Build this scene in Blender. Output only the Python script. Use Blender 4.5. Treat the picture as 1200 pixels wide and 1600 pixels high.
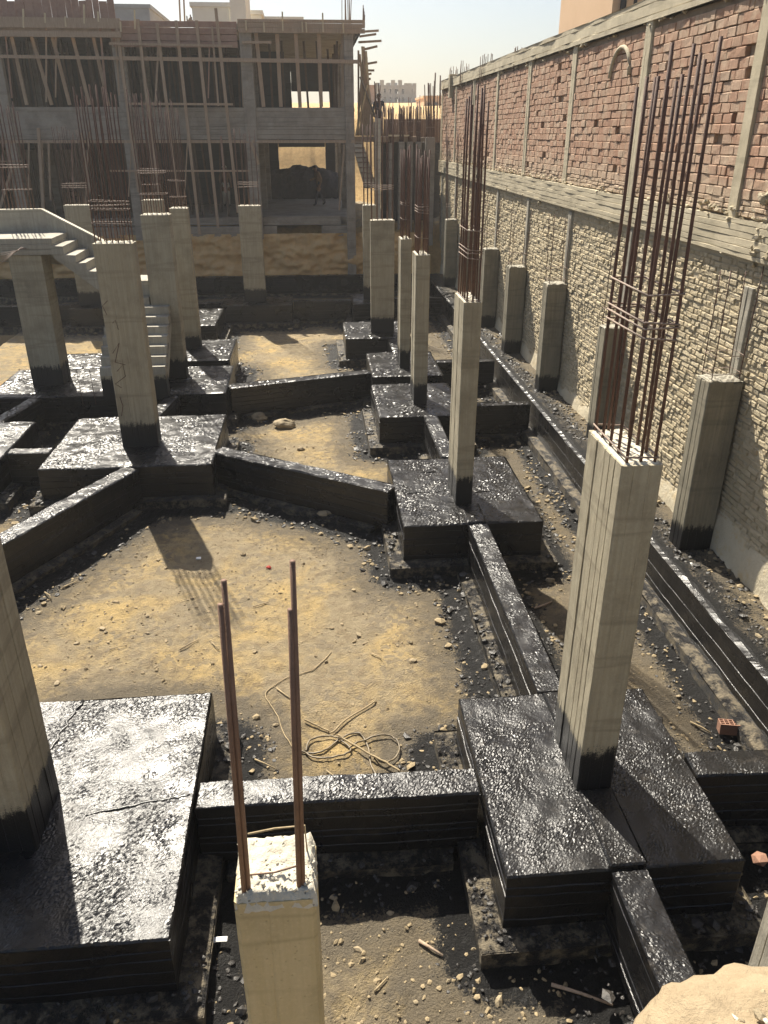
import bpy, bmesh, math, random
import numpy as np
from mathutils import Vector, Matrix, noise as mnoise

scene = bpy.context.scene
for _o in list(bpy.data.objects):
    bpy.data.objects.remove(_o)

# ------------------------------------------------------------------ camera
CAM_Z, PITCH, YAW, FOC = 5.6, math.radians(25.5), math.radians(5.0), 1238.0
cam_d = bpy.data.cameras.new("camera")
cam = bpy.data.objects.new("camera", cam_d)
scene.collection.objects.link(cam)
cam.location = (0, 0, CAM_Z)
cam.rotation_euler = (math.pi / 2 - PITCH, 0, -YAW)
cam_d.sensor_fit = 'VERTICAL'
cam_d.sensor_height = 24.0
cam_d.lens = FOC / 1600.0 * 24.0
cam_d.clip_start = 0.05
cam_d.clip_end = 6000
scene.camera = cam

# ------------------------------------------------------------------ sky, sun, exposure
SUN_EL, SUN_AZ = math.radians(51.0), math.radians(-20.5)      # azimuth clockwise from +Y
world = bpy.data.worlds.new("World")
scene.world = world
world.use_nodes = True
wn = world.node_tree
wn.nodes.clear()
wo = wn.nodes.new("ShaderNodeOutputWorld")
bg = wn.nodes.new("ShaderNodeBackground")
sk = wn.nodes.new("ShaderNodeTexSky")
sk.sky_type = 'NISHITA'
sk.sun_disc = False
sk.sun_elevation = SUN_EL
sk.sun_rotation = SUN_AZ
sk.altitude = 50
sk.air_density = 1.0
sk.dust_density = 2.6
sk.ozone_density = 1.0
bg.inputs["Strength"].default_value = 0.060
wn.links.new(sk.outputs[0], bg.inputs[0])
wn.links.new(bg.outputs[0], wo.inputs[0])

sun_d = bpy.data.lights.new("sun", 'SUN')
sun_d.energy = 5.0
sun_d.angle = math.radians(0.53)
sun_d.color = (1.0, 0.93, 0.80)
sun = bpy.data.objects.new("sun", sun_d)
scene.collection.objects.link(sun)
S_DIR = Vector((math.sin(SUN_AZ) * math.cos(SUN_EL), math.cos(SUN_AZ) * math.cos(SUN_EL), math.sin(SUN_EL)))
sun.rotation_euler = S_DIR.to_track_quat('Z', 'Y').to_euler()
sun.location = (-8, 20, 30)

vs = scene.view_settings
vs.view_transform = 'Standard'
vs.look = 'None'
vs.exposure = 1.12
vs.gamma = 1.0
vs.use_curve_mapping = False
scene.cycles.use_denoising = True

# ------------------------------------------------------------------ helpers
COL = scene.collection
rnd = random.Random(7)

def ray_dir(px, py):
    hd = Vector((math.sin(YAW), math.cos(YAW), 0)); rt = Vector((math.cos(YAW), -math.sin(YAW), 0)); up = Vector((0, 0, 1))
    fw = hd * math.cos(PITCH) - up * math.sin(PITCH)
    cu = hd * math.sin(PITCH) + up * math.cos(PITCH)
    return fw * FOC + rt * (px - 600) + cu * (800 - py)

def at_y(px, py, Y):
    d = ray_dir(px, py); return Vector((0, 0, CAM_Z)) + d * (Y / d.y)

def at_z(px, py, Z):
    d = ray_dir(px, py); return Vector((0, 0, CAM_Z)) + d * ((Z - CAM_Z) / d.z)

def wloc(o):
    v = Vector((0, 0, 0))
    while o is not None:
        v += o.location; o = o.parent
    return v

def thing(name, label, cat, loc=(0, 0, 0), group=None):
    o = bpy.data.objects.new(name, None)
    o.empty_display_size = 0.1
    COL.objects.link(o)
    o.location = loc
    o["label"] = label; o["category"] = cat; o["kind"] = "thing"
    if group: o["group"] = group
    return o

def tag(o, label, cat, group=None):
    o["label"] = label; o["category"] = cat
    if group: o["group"] = group
    return o

def mesh(name, verts, faces, mat, smooth=False):
    me = bpy.data.meshes.new(name)
    me.from_pydata([tuple(v) for v in verts], [], faces)
    mats = mat if isinstance(mat, (list, tuple)) else [mat]
    for m in mats: me.materials.append(m)
    if smooth:
        me.polygons.foreach_set("use_smooth", [True] * len(me.polygons))
    me.update()
    return me

def add(name, verts, faces, mat, parent=None, smooth=False, label=None, loc=None):
    """verts in world space; stored relative to the parent (or to loc)."""
    off = wloc(parent) if parent is not None else Vector(loc or (0, 0, 0))
    me = mesh(name, [Vector(v) - off for v in verts], faces, mat, smooth)
    o = bpy.data.objects.new(name, me)
    COL.objects.link(o)
    if parent is not None: o.parent = parent
    else: o.location = off
    if label: o["label"] = label
    return o

class MB:
    def __init__(s): s.v = []; s.f = []
    def add(s, v, f):
        n = len(s.v); s.v += [Vector(p) for p in v]; s.f += [tuple(i + n for i in q) for q in f]; return s
    def box(s, x0, x1, y0, y1, z0, z1, jit=0.0, r=None):
        v = [Vector((x, y, z)) for z in (z0, z1) for y in (y0, y1) for x in (x0, x1)]
        if jit:
            r = r or rnd
            v = [p + Vector((r.uniform(-jit, jit), r.uniform(-jit, jit), r.uniform(-jit, jit))) for p in v]
        return s.add(v, [(0, 2, 3, 1), (4, 5, 7, 6), (0, 1, 5, 4), (2, 6, 7, 3), (0, 4, 6, 2), (1, 3, 7, 5)])
    def beam(s, a, b, w, h, up=(0, 0, 1)):
        a = Vector(a); b = Vector(b); d = (b - a).normalized()
        u = Vector(up)
        if abs(d.dot(u)) > 0.95: u = Vector((0, 1, 0))
        x = d.cross(u).normalized(); y = x.cross(d).normalized()
        v = [p + x * (sx * w / 2) + y * (sy * h / 2) for p in (a, b) for sx, sy in ((-1, -1), (1, -1), (1, 1), (-1, 1))]
        return s.add(v, [(3, 2, 1, 0), (4, 5, 6, 7), (0, 1, 5, 4), (1, 2, 6, 5), (2, 3, 7, 6), (3, 0, 4, 7)])
    def tube(s, pts, r, n=6, r1=None):
        pts = [Vector(p) for p in pts]; m = len(pts); V = []; F = []
        for i, p in enumerate(pts):
            d = (pts[min(i + 1, m - 1)] - pts[max(i - 1, 0)]).normalized()
            u = Vector((0, 0, 1)) if abs(d.z) < 0.9 else Vector((0, 1, 0))
            x = d.cross(u).normalized(); y = x.cross(d).normalized()
            rr = r if r1 is None else r + (r1 - r) * i / max(1, m - 1)
            for k in range(n):
                a = 2 * math.pi * k / n
                V.append(p + x * (math.cos(a) * rr) + y * (math.sin(a) * rr))
        for i in range(m - 1):
            for k in range(n):
                k2 = (k + 1) % n
                F.append((i * n + k, i * n + k2, (i + 1) * n + k2, (i + 1) * n + k))
        F.append(tuple(range(n))[::-1]); F.append(tuple((m - 1) * n + k for k in range(n)))
        return s.add(V, F)
    def rock(s, c, r, rr, flat=0.6):
        # deformed octa-sphere (one subdivision): 18 verts, 32 tris
        V, F = ROCK
        ax = Vector((rr.uniform(-1, 1), rr.uniform(-1, 1), rr.uniform(-1, 1))).normalized()
        R = Matrix.Rotation(rr.uniform(0, 6.28), 3, 'Z') @ Matrix.Rotation(rr.uniform(-.5, .5), 3, ax)
        sc = Vector((rr.uniform(.7, 1.3), rr.uniform(.6, 1.1), flat * rr.uniform(.7, 1.2)))
        out = []
        for p in V:
            q = p * rr.uniform(.55, 1.3)
            q = Vector((q.x * sc.x, q.y * sc.y, q.z * sc.z))
            out.append(Vector(c) + (R @ q) * r)
        return s.add(out, F)
    def build(s, name, mat, parent=None, smooth=False, label=None, loc=None):
        return add(name, s.v, s.f, mat, parent, smooth, label, loc)

def _rock():
    bm = bmesh.new()
    bmesh.ops.create_icosphere(bm, subdivisions=1, radius=1.0)
    V = [v.co.copy() for v in bm.verts]; F = [tuple(v.index for v in f.verts) for f in bm.faces]
    bm.free(); return V, F
ROCK = _rock()

def shared(o_src, parent, loc, rot=(0, 0, 0), name=None):
    c = o_src.copy()
    if name: c.name = name
    COL.objects.link(c); c.parent = parent; c.location = loc; c.rotation_euler = rot
    return c

# ------------------------------------------------------------------ materials
class NT:
    def __init__(s, name):
        s.m = bpy.data.materials.new(name); s.m.use_nodes = True
        s.nt = s.m.node_tree; s.b = s.nt.nodes["Principled BSDF"]
        s.geo = s.nt.nodes.new("ShaderNodeNewGeometry")
        s.pos = s.geo.outputs["Position"]
    def N(s, t): return s.nt.nodes.new(t)
    def L(s, a, b): s.nt.links.new(a, b)
    def val(s, sock, v):
        if hasattr(v, "is_output"): s.L(v, sock)
        else: sock.default_value = v
    def noise(s, scale, detail=4, rough=.6, stretch=None, out="Fac", dist=0.0):
        n = s.N("ShaderNodeTexNoise"); n.inputs["Scale"].default_value = scale
        n.inputs["Detail"].default_value = detail; n.inputs["Roughness"].default_value = rough
        n.inputs["Distortion"].default_value = dist
        p = s.pos
        if stretch:
            mp = s.N("ShaderNodeMapping"); mp.inputs["Scale"].default_value = stretch
            s.L(p, mp.inputs["Vector"]); p = mp.outputs[0]
        s.L(p, n.inputs["Vector"]); return n.outputs[out]
    def voro(s, scale, feature='F1', out="Distance"):
        n = s.N("ShaderNodeTexVoronoi"); n.feature = feature; n.inputs["Scale"].default_value = scale
        s.L(s.pos, n.inputs["Vector"]); return n.outputs[out]
    def ramp(s, fac, stops):
        r = s.N("ShaderNodeValToRGB"); e = r.color_ramp.elements
        while len(e) < len(stops): e.new(0.5)
        for i, (p, c) in enumerate(stops):
            e[i].position = p; e[i].color = (c, c, c, 1) if isinstance(c, (int, float)) else (*c, 1)
        s.L(fac, r.inputs[0]); return r.outputs[0]
    def mix(s, fac, a, b):
        n = s.N("ShaderNodeMix"); n.data_type = 'RGBA'
        s.val(n.inputs[0], fac)
        for sock, v in ((n.inputs[6], a), (n.inputs[7], b)):
            if hasattr(v, "is_output"): s.L(v, sock)
            else: sock.default_value = (*v, 1)
        return n.outputs[2]
    def math(s, op, a, b=0.0, c=0.0, clamp=False):
        n = s.N("ShaderNodeMath"); n.operation = op; n.use_clamp = clamp
        for i, v in enumerate((a, b, c)):
            if i < len(n.inputs): s.val(n.inputs[i], v)
        return n.outputs[0]
    def attr(s, name, out="Fac"):
        n = s.N("ShaderNodeAttribute"); n.attribute_name = name; return n.outputs[out]
    def z(s):
        n = s.N("ShaderNodeSeparateXYZ"); s.L(s.pos, n.inputs[0]); return n.outputs[2]
    def bump(s, height, strength=.5, dist=.01, normal=None):
        n = s.N("ShaderNodeBump"); n.inputs["Strength"].default_value = strength
        n.inputs["Distance"].default_value = dist; s.L(height, n.inputs["Height"])
        if normal is not None: s.L(normal, n.inputs["Normal"])
        return n.outputs[0]
    def fin(s, col=None, rough=None, normal=None, metal=None, spec=None):
        if col is not None: s.val(s.b.inputs["Base Color"], col if hasattr(col, "is_output") else (*col, 1))
        if rough is not None: s.val(s.b.inputs["Roughness"], rough)
        if normal is not None: s.L(normal, s.b.inputs["Normal"])
        if metal is not None: s.val(s.b.inputs["Metallic"], metal)
        if spec is not None: s.val(s.b.inputs["Specular IOR Level"], spec)
        return s.m

def mat_concrete(name, c1, c2, tar_z=None, streak=True, bumpy=.5):
    t = NT(name)
    st = t.noise(3.0, 5, .6, (9, 9, .35)) if streak else t.noise(2.2, 6, .65)
    blot = t.noise(1.7, 6, .65)
    fine = t.noise(60, 4, .7)
    col = t.mix(t.ramp(st, [(.3, 0), (.7, 1)]), c1, c2)
    dark = tuple(c * .62 for c in c1)
    col = t.mix(t.ramp(blot, [(.48, 0), (.72, .75)]), col, dark)
    col = t.mix(t.ramp(fine, [(.52, 0), (.8, .35)]), col, tuple(min(1, c * 1.35) for c in c2))
    pits = t.ramp(t.voro(38), [(0.05, 1), (.16, 0)])
    col = t.mix(t.math('MULTIPLY', pits, .35), col, dark)
    pour = t.noise(1.0, 3, .5, (.4, .4, 5))
    col = t.mix(t.ramp(pour, [(.54, 0), (.60, .45), (.66, 0)]), col, dark)
    stain = t.noise(4.5, 6, .75, (1.6, 1.6, .8))
    col = t.mix(t.ramp(stain, [(.56, 0), (.74, .6)]), col, tuple(c * .75 for c in c1))
    col = t.mix(t.ramp(stain, [(.24, .5), (.40, 0)]), col, tuple(min(1, c * 1.25) for c in c2))
    h = t.math('ADD', t.math('MULTIPLY', fine, .35), t.math('MULTIPLY', st, .6))
    h = t.math('SUBTRACT', h, t.math('MULTIPLY', pits, .4))
    rough = .86
    if tar_z is not None:
        edge = t.noise(9, 5, .7)
        drip = t.noise(5, 3, .5, (7, 7, .5))
        fuzz = t.noise(110, 3, .8)
        lvl = t.math('ADD', t.math('MULTIPLY', edge, .26), t.math('ADD', t.math('MULTIPLY', drip, .20), t.math('MULTIPLY', fuzz, .26)))
        k = t.math('SUBTRACT', t.math('ADD', lvl, tar_z - .36), t.z())
        msk = t.ramp(t.math('MULTIPLY_ADD', k, 7.0, .5), [(.3, 0), (.7, 1)])
        col = t.mix(msk, col, (.008, .008, .009))
        rough = t.math('MULTIPLY_ADD', msk, -.45, .86)
    return t.fin(col, rough, t.bump(h, bumpy, .02))

M = {}
M['column'] = mat_concrete('column_concrete', (.30, .26, .18), (.40, .355, .255), tar_z=1.02)
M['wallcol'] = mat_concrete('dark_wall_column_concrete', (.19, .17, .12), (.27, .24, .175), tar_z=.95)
M['concrete'] = mat_concrete('grey_concrete', (.30, .275, .22), (.40, .37, .295))
M['darkconc'] = mat_concrete('weathered_concrete', (.25, .215, .175), (.34, .30, .245), streak=False)
M['wallconc'] = mat_concrete('wall_frame_concrete', (.43, .37, .25), (.53, .46, .325), streak=False, bumpy=.8)
M['paleconc'] = mat_concrete('pale_rough_concrete', (.56, .51, .40), (.68, .62, .49), streak=False, bumpy=1.0)
M['nearcol'] = mat_concrete('tan_column_concrete', (.50, .40, .215), (.58, .47, .275))

def mat_tar(name):
    t = NT(name)
    big = t.noise(1.6, 5, .6, dist=.6)
    fine = t.noise(80, 3, .65)
    mid = t.noise(22, 5, .7, dist=.4)
    col = t.mix(t.ramp(mid, [(.35, 0), (.75, 1)]), (.006, .006, .0065), (.016, .015, .015))
    dust = t.ramp(t.noise(5, 8, .75), [(.55, 0), (.74, .7)])
    col = t.mix(dust, col, (.055, .045, .034))
    rough = t.math('ADD', t.ramp(big, [(.3, .22), (.7, .36)]), t.math('MULTIPLY', dust, .3))
    amp = t.ramp(t.noise(1.9, 4, .6, dist=.4), [(.37, .35), (.46, 1)])
    h = t.math('ADD', t.math('MULTIPLY', fine, .45), t.math('MULTIPLY', mid, .40))
    h = t.math('MULTIPLY', h, amp)
    return t.fin(col, rough, t.bump(h, .34, .022), spec=.45)
M['tar'] = mat_tar('black_bitumen')

def mat_pad():
    t = NT('tar_splashed_blinding')
    n = t.noise(7, 7, .75); fine = t.noise(55, 4, .7)
    k = t.ramp(n, [(.46, 0), (.6, 1)])
    col = t.mix(k, (.012, .011, .011), (.20, .165, .11))
    rough = t.math('MULTIPLY_ADD', k, .5, .35)
    h = t.math('ADD', fine, t.math('MULTIPLY', n, 1.2))
    return t.fin(col, rough, t.bump(h, .9, .04))
M['pad'] = mat_pad()

def mat_ground():
    t = NT('sandy_site_soil')
    a = t.noise(.9, 6, .65, dist=.5); b = t.noise(6, 7, .72); f = t.noise(48, 5, .75); g = t.noise(190, 3, .7)
    straw = t.noise(30, 4, .7, (1, 5, 1))
    col = t.mix(t.ramp(a, [(.36, 0), (.56, 1)]), (.68, .485, .205), (.44, .35, .215))
    col = t.mix(t.ramp(b, [(.46, 0), (.70, .8)]), col, (.27, .195, .11))
    col = t.mix(t.ramp(f, [(.56, 0), (.72, .6)]), col, (.22, .165, .095))
    col = t.mix(t.ramp(straw, [(.60, 0), (.7, .5)]), col, (.17, .135, .085))
    fl = t.N('ShaderNodeTexVoronoi'); fl.inputs['Scale'].default_value = 13; t.L(t.pos, fl.inputs['Vector'])
    cell = t.N('ShaderNodeSeparateColor'); t.L(fl.outputs['Color'], cell.inputs[0])
    col = t.mix(t.math('MULTIPLY', t.ramp(cell.outputs[0], [(.62, 0), (.7, 1)]), t.ramp(t.noise(1.3, 4, .6), [(.42, 0), (.6, .75)])), col, (.30, .245, .165))
    col = t.mix(t.ramp(g, [(.30, .55), (.42, 0)]), col, (.62, .47, .27))
    col = t.mix(t.attr('fresh_lift'), col, t.mix(t.ramp(b, [(.4, 0), (.65, 1)]), (.70, .47, .20), (.54, .34, .14)))
    d = t.attr('dirt'); tar = t.attr('tar')
    kd = t.ramp(t.math('ADD', d, t.math('MULTIPLY_ADD', b, .9, -.45)), [(.3, 0), (.75, .85)])
    col = t.mix(kd, col, (.165, .138, .098))
    kt = t.math('ADD', tar, t.math('ADD', t.math('MULTIPLY_ADD', f, 1.0, -.5), t.math('MULTIPLY_ADD', b, .8, -.4)))
    kt = t.ramp(kt, [(.42, 0), (.6, 1)])
    col = t.mix(kt, col, (.017, .016, .015))
    rough = t.math('MULTIPLY_ADD', kt, -.48, .95)
    h = t.math('ADD', t.math('MULTIPLY', b, 1.3), t.math('ADD', t.math('MULTIPLY', f, .7), t.math('MULTIPLY', g, .15)))
    return t.fin(col, rough, t.bump(h, 1.0, .09))
M['ground'] = mat_ground()

def mat_simple(name, c1, c2, scale=6, rough=.85, bump=.3, bscale=40, stretch=None, spec=None):
    t = NT(name)
    col = t.mix(t.ramp(t.noise(scale, 6, .7, stretch), [(.3, 0), (.7, 1)]), c1, c2)
    return t.fin(col, rough, t.bump(t.noise(bscale, 4, .7, stretch), bump, .01), spec=spec)
M['rust'] = mat_simple('rusted_rebar', (.070, .038, .028), (.145, .076, .052), 14, .75, .4, 120)
M['rustpale'] = mat_simple('dusty_stirrup_steel', (.20, .14, .11), (.30, .23, .18), 14, .7, .3, 120)
M['rustbrown'] = mat_simple('brown_dowel_steel', (.15, .085, .055), (.22, .13, .085), 14, .7, .4, 120)
M['wood'] = mat_simple('weathered_timber', (.30, .21, .14), (.44, .33, .235), 5, .85, .4, 50, (6, 6, .6))
M['wooddark'] = mat_simple('shaded_prop_timber', (.07, .05, .036), (.12, .085, .06), 5, .85, .4, 50)  # timber with the shade of the inner storey put into its colour
M['woodred'] = mat_simple('reddish_formwork_board', (.26, .155, .115), (.36, .235, .18), 4, .85, .4, 50)
M['woodpale'] = mat_simple('pale_plank', (.50, .40, .25), (.62, .52, .34), 5, .8, .3, 50)
M['stone'] = mat_simple('dusty_stone', (.20, .16, .10), (.37, .295, .185), 12, .92, .6, 60)
M['tarstone'] = mat_simple('tarred_rubble', (.014, .013, .013), (.05, .043, .035), 22, .42, .6, 80)
M['clay'] = mat_simple('fired_clay', (.22, .115, .075), (.30, .165, .11), 12, .9, .5, 60)
M['straw'] = mat_simple('dry_stick', (.22, .165, .09), (.40, .31, .18), 30, .85, .2, 60)
M['cable'] = mat_simple('dusty_cable', (.07, .055, .035), (.24, .185, .11), 9, .5, .2, 60)
M['soilbank'] = mat_simple('cut_soil', (.46, .29, .13), (.66, .46, .22), 1.6, .95, 1.0, 9)
M['sandpile'] = mat_simple('loose_sand', (.5, .36, .17), (.6, .45, .24), 2, .95, .5, 20)
M['whitebld'] = mat_simple('pale_render', (.62, .59, .52), (.70, .67, .60), 1.2, .9, .1, 10)
M['tanbld'] = mat_simple('tan_render', (.60, .40, .235), (.66, .45, .275), .9, .9, .1, 10)
M['greybld'] = mat_simple('grey_frame', (.25, .24, .235), (.33, .32, .31), 1, .9, .1, 10)
M['darkopen'] = mat_simple('unlit_room', (.03, .03, .032), (.05, .05, .05), 2, .9, .1, 10)  # near-black colour carries the shade inside rooms and openings
M['skin'] = mat_simple('skin', (.20, .11, .07), (.24, .14, .09), 20, .6, .1, 60)
M['clothlight'] = mat_simple('pale_cloth', (.42, .38, .30), (.50, .46, .38), 9, .9, .3, 40)
M['clothdark'] = mat_simple('dark_cloth', (.03, .032, .045), (.05, .05, .065), 9, .9, .3, 40)
M['clothbrown'] = mat_simple('brown_cloth', (.22, .14, .08), (.28, .18, .11), 9, .9, .3, 40)
M['hair'] = mat_simple('dark_hair', (.015, .012, .010), (.025, .02, .018), 20, .7, .2, 60)
M['redscrap'] = mat_simple('red_scrap', (.35, .03, .02), (.42, .05, .03), 20, .6, .1, 60)
M['whitescrap'] = mat_simple('white_scrap', (.75, .74, .70), (.8, .79, .75), 20, .5, .1, 60)
M['sacks'] = mat_simple('dark_rubble', (.03, .028, .03), (.07, .06, .055), 6, .9, .6, 20)

def mat_brick(name, cols, dust, dustk):
    t = NT(name)
    tint = t.attr('tint')
    col = t.ramp(tint, [(i / (len(cols) - 1), c) for i, c in enumerate(cols)])
    lines = t.noise(8, 3, .5, (1, 9, .25))
    col = t.mix(t.ramp(lines, [(.40, .0), (.62, .45)]), col, tuple(c * .62 for c in cols[0]))
    col = t.mix(t.ramp(t.noise(3.1, 6, .7), [(dustk, 0), (dustk + .25, .85)]), col, dust)
    zlow = t.math('MULTIPLY_ADD', t.z(), -1.9, 9.9)      # cement dust fallen on the lowest courses
    low = t.ramp(t.math('ADD', zlow, t.math('MULTIPLY_ADD', t.noise(2.2, 5, .7), 1.6, -.8)), [(.0, 0), (.9, .8)])
    col = t.mix(low, col, dust)
    f = t.noise(55, 5, .7)
    h = t.math('ADD', f, t.math('MULTIPLY', lines, 1.2))
    return t.fin(col, .93, t.bump(h, .8, .02))
M['brick'] = mat_brick('red_hollow_brick', [(.39, .215, .135), (.46, .28, .185), (.50, .33, .225), (.42, .245, .155), (.52, .375, .265)], (.50, .40, .28), .50)

def mat_beige():
    t = NT('mortar_smeared_brick')
    tint = t.attr('tint')
    col = t.ramp(tint, [(0, (.46, .38, .24)), (.4, (.54, .45, .295)), (.75, (.60, .51, .345)), (1, (.49, .395, .25))])
    col = t.mix(t.ramp(t.noise(9, 6, .75), [(.52, 0), (.75, .7)]), col, (.63, .56, .41))
    col = t.mix(t.ramp(t.noise(.7, 5, .65), [(.5, 0), (.72, .5)]), col, (.47, .41, .30))
    h = t.math('ADD', t.noise(42, 6, .75), t.noise(14, 4, .7))
    return t.fin(col, .95, t.bump(h, 1.0, .035))
M['beige'] = mat_beige()

def mat_skim():
    t = NT('cement_skim')
    col = t.mix(t.ramp(t.noise(2, 6, .7), [(.35, 0), (.65, 1)]), (.47, .41, .29), (.58, .51, .37))
    col = t.mix(t.ramp(t.noise(3.4, 5, .7), [(.55, 0), (.7, .7)]), col, (.50, .37, .19))
    return t.fin(col, .93, t.bump(t.math('ADD', t.noise(9, 6, .7), t.math('MULTIPLY', t.noise(50, 4, .7), .4)), .8, .03))
M['skim'] = mat_skim()
# ------------------------------------------------------------------ site layout (metres; X right, Y away, footing tops at z = 0.6)
TOP = 0.6
FOOT = [  # x0, x1, y0, y1, top, label
    (1.27, 3.13, 4.06, 6.15, .60, "wet black bitumen coated footing under the tall column nearest the right"),
    (1.15, 3.17, 9.95, 12.50, .60, "square black footing with two cross seams beside the hollow of yellow sand"),
    (1.20, 2.92, 14.75, 17.00, .60, "black footing under the third column of the receding right row"),
    (1.28, 2.92, 17.62, 19.85, .60, "black footing touching the long slanted beam from the stairs"),
    (0.83, 2.62, 21.40, 23.50, .60, "black footing under the wide grey column in mid distance"),
    (1.27, 2.65, 26.20, 27.95, .60, "far small black footing partly hidden behind the wide grey column"),
    (-3.02, -0.69, 26.30, 27.85, .60, "far black footing under the lone column before the soil bank"),
    (-3.75, -1.15, 3.77, 6.45, .60, "glaring tarred footing at the lower left with a lengthwise crack"),
    (-4.65, -1.80, 12.55, 15.20, .60, "large black footing under the tall column in front of the stairs"),
    (-7.70, -5.42, 12.70, 15.08, .60, "black footing cut off by the left edge of the picture"),
    (-6.95, -1.95, 16.65, 18.90, .60, "long black stair raft under the concrete staircase"),
    (-4.40, -2.05, 18.96, 21.10, .72, "raised black footing right behind the stair raft"),
    (-6.70, -4.46, 18.96, 20.40, .60, "black footing behind the stairs on the left"),
    (-4.30, -2.85, 23.40, 26.00, .60, "narrow black footing between the stair raft and the far row"),
    (-7.75, -6.20, 26.20, 27.90, .60, "far left black footing seen between the stairs and columns"),
]
TIES = [  # ax, ay, bx, by, width, top, label
    (-1.13, 5.10, 1.25, 5.06, .30, .60, "glittering tarred tie beam crossing behind the near broken column"),
    (3.15, 5.08, 4.34, 5.04, .30, .60, "short tarred tie beam running to the right edge beside a loose brick"),
    (2.21, 1.20, 2.21, 4.04, .28, .60, "tarred tie beam running out towards the viewer at lower right"),
    (2.21, 6.17, 2.21, 9.93, .28, .60, "tarred tie beam between the two nearest right-hand footings"),
    (2.21, 12.52, 2.21, 14.73, .28, .60, "short tarred tie beam between second and third right-hand footings"),
    (2.10, 19.87, 2.10, 21.38, .28, .60, "tarred tie beam hidden among the close pair of slim columns"),
    (2.00, 23.52, 2.00, 26.18, .28, .60, "tarred tie beam beyond the wide grey column"),
    (4.50, 1.60, 4.50, 31.80, .13, .60, "long black tie beam running along the foot of the brick wall"),
    (2.94, 15.42, 4.36, 15.42, .26, .60, "tarred cross beam from third right footing to the wall beam"),
    (2.94, 18.90, 4.36, 18.90, .26, .60, "tarred cross beam from fourth right footing to the wall beam"),
    (2.67, 27.20, 4.36, 27.20, .26, .60, "far tarred cross beam ending at the wall beam"),
    (-1.78, 13.25, 1.13, 11.28, .32, .60, "slanted black tie beam bounding the big sand patch at the back"),
    (-1.93, 17.15, 1.26, 18.15, .34, .60, "slanted black tie beam running from the stairs to the slim columns"),
    (-3.12, 12.52, -4.85, 9.15, .32, .60, "slanted black tie beam coming down to the left edge"),
    (-5.40, 13.45, -4.67, 13.45, .26, .60, "stub of black tie beam joining the two left footings"),
    (-6.20, 15.10, -5.90, 16.63, .30, .60, "short black tie beam in front of the stairs at the far left"),
    (-3.25, 15.22, -3.05, 16.63, .28, .60, "short black tie beam just right of the column before the stairs"),
    (-0.67, 26.95, 1.25, 26.95, .30, .60, "far black tie beam in front of the soil bank, right part"),
    (-6.18, 26.95, -3.04, 26.95, .30, .60, "far black tie beam in front of the soil bank, behind the stairs"),
    (-13.0, 26.95, -7.77, 26.95, .30, .60, "far black tie beam at the left edge of the picture"),
    (-13.0, 32.15, 4.36, 32.15, .35, .60, "black strip foundation along the foot of the soil bank"),
]
RECTS = [((a + b) / 2, (c + d) / 2, b - a, d - c, 0.0) for a, b, c, d, *_ in FOOT]
for ax, ay, bx, by, w, *_ in TIES:
    RECTS.append(((ax + bx) / 2, (ay + by) / 2, math.hypot(bx - ax, by - ay), w, math.atan2(by - ay, bx - ax)))

# ------------------------------------------------------------------ ground: one sheet to the horizon
def vnoise(x, y, seed=0):
    xi = np.floor(x).astype(np.int64); yi = np.floor(y).astype(np.int64)
    fx = x - xi; fy = y - yi
    fx = fx * fx * (3 - 2 * fx); fy = fy * fy * (3 - 2 * fy)
    def h(a, b):
        n = (a * 374761393 + b * 668265263 + seed * 1442695041) & 0x7fffffff
        n = ((n ^ (n >> 13)) * 1274126177) & 0x7fffffff
        return ((n ^ (n >> 16)) & 0xffff) / 65535.0
    return (h(xi, yi) * (1 - fx) + h(xi + 1, yi) * fx) * (1 - fy) + (h(xi, yi + 1) * (1 - fx) + h(xi + 1, yi + 1) * fx) * fy

def fbm(x, y, s, octv=4, seed=0):
    a = 0; amp = .5; tot = 0
    for i in range(octv):
        a = a + amp * vnoise(x * s, y * s, seed + i * 17); tot += amp; amp *= .55; s *= 2.1
    return a / tot - .5

def sstep(v, a, b):
    t = np.clip((v - a) / (b - a), 0, 1); return t * t * (3 - 2 * t)

def rect_dist(x, y):
    best = np.full(np.shape(x), 50.0)
    for cx, cy, lx, ly, an in RECTS:
        c, s = math.cos(-an), math.sin(-an)
        u = (x - cx) * c - (y - cy) * s; v = (x - cx) * s + (y - cy) * c
        dx = np.maximum(np.abs(u) - lx / 2, 0); dy = np.maximum(np.abs(v) - ly / 2, 0)
        best = np.minimum(best, np.hypot(dx, dy))
    return best

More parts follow.
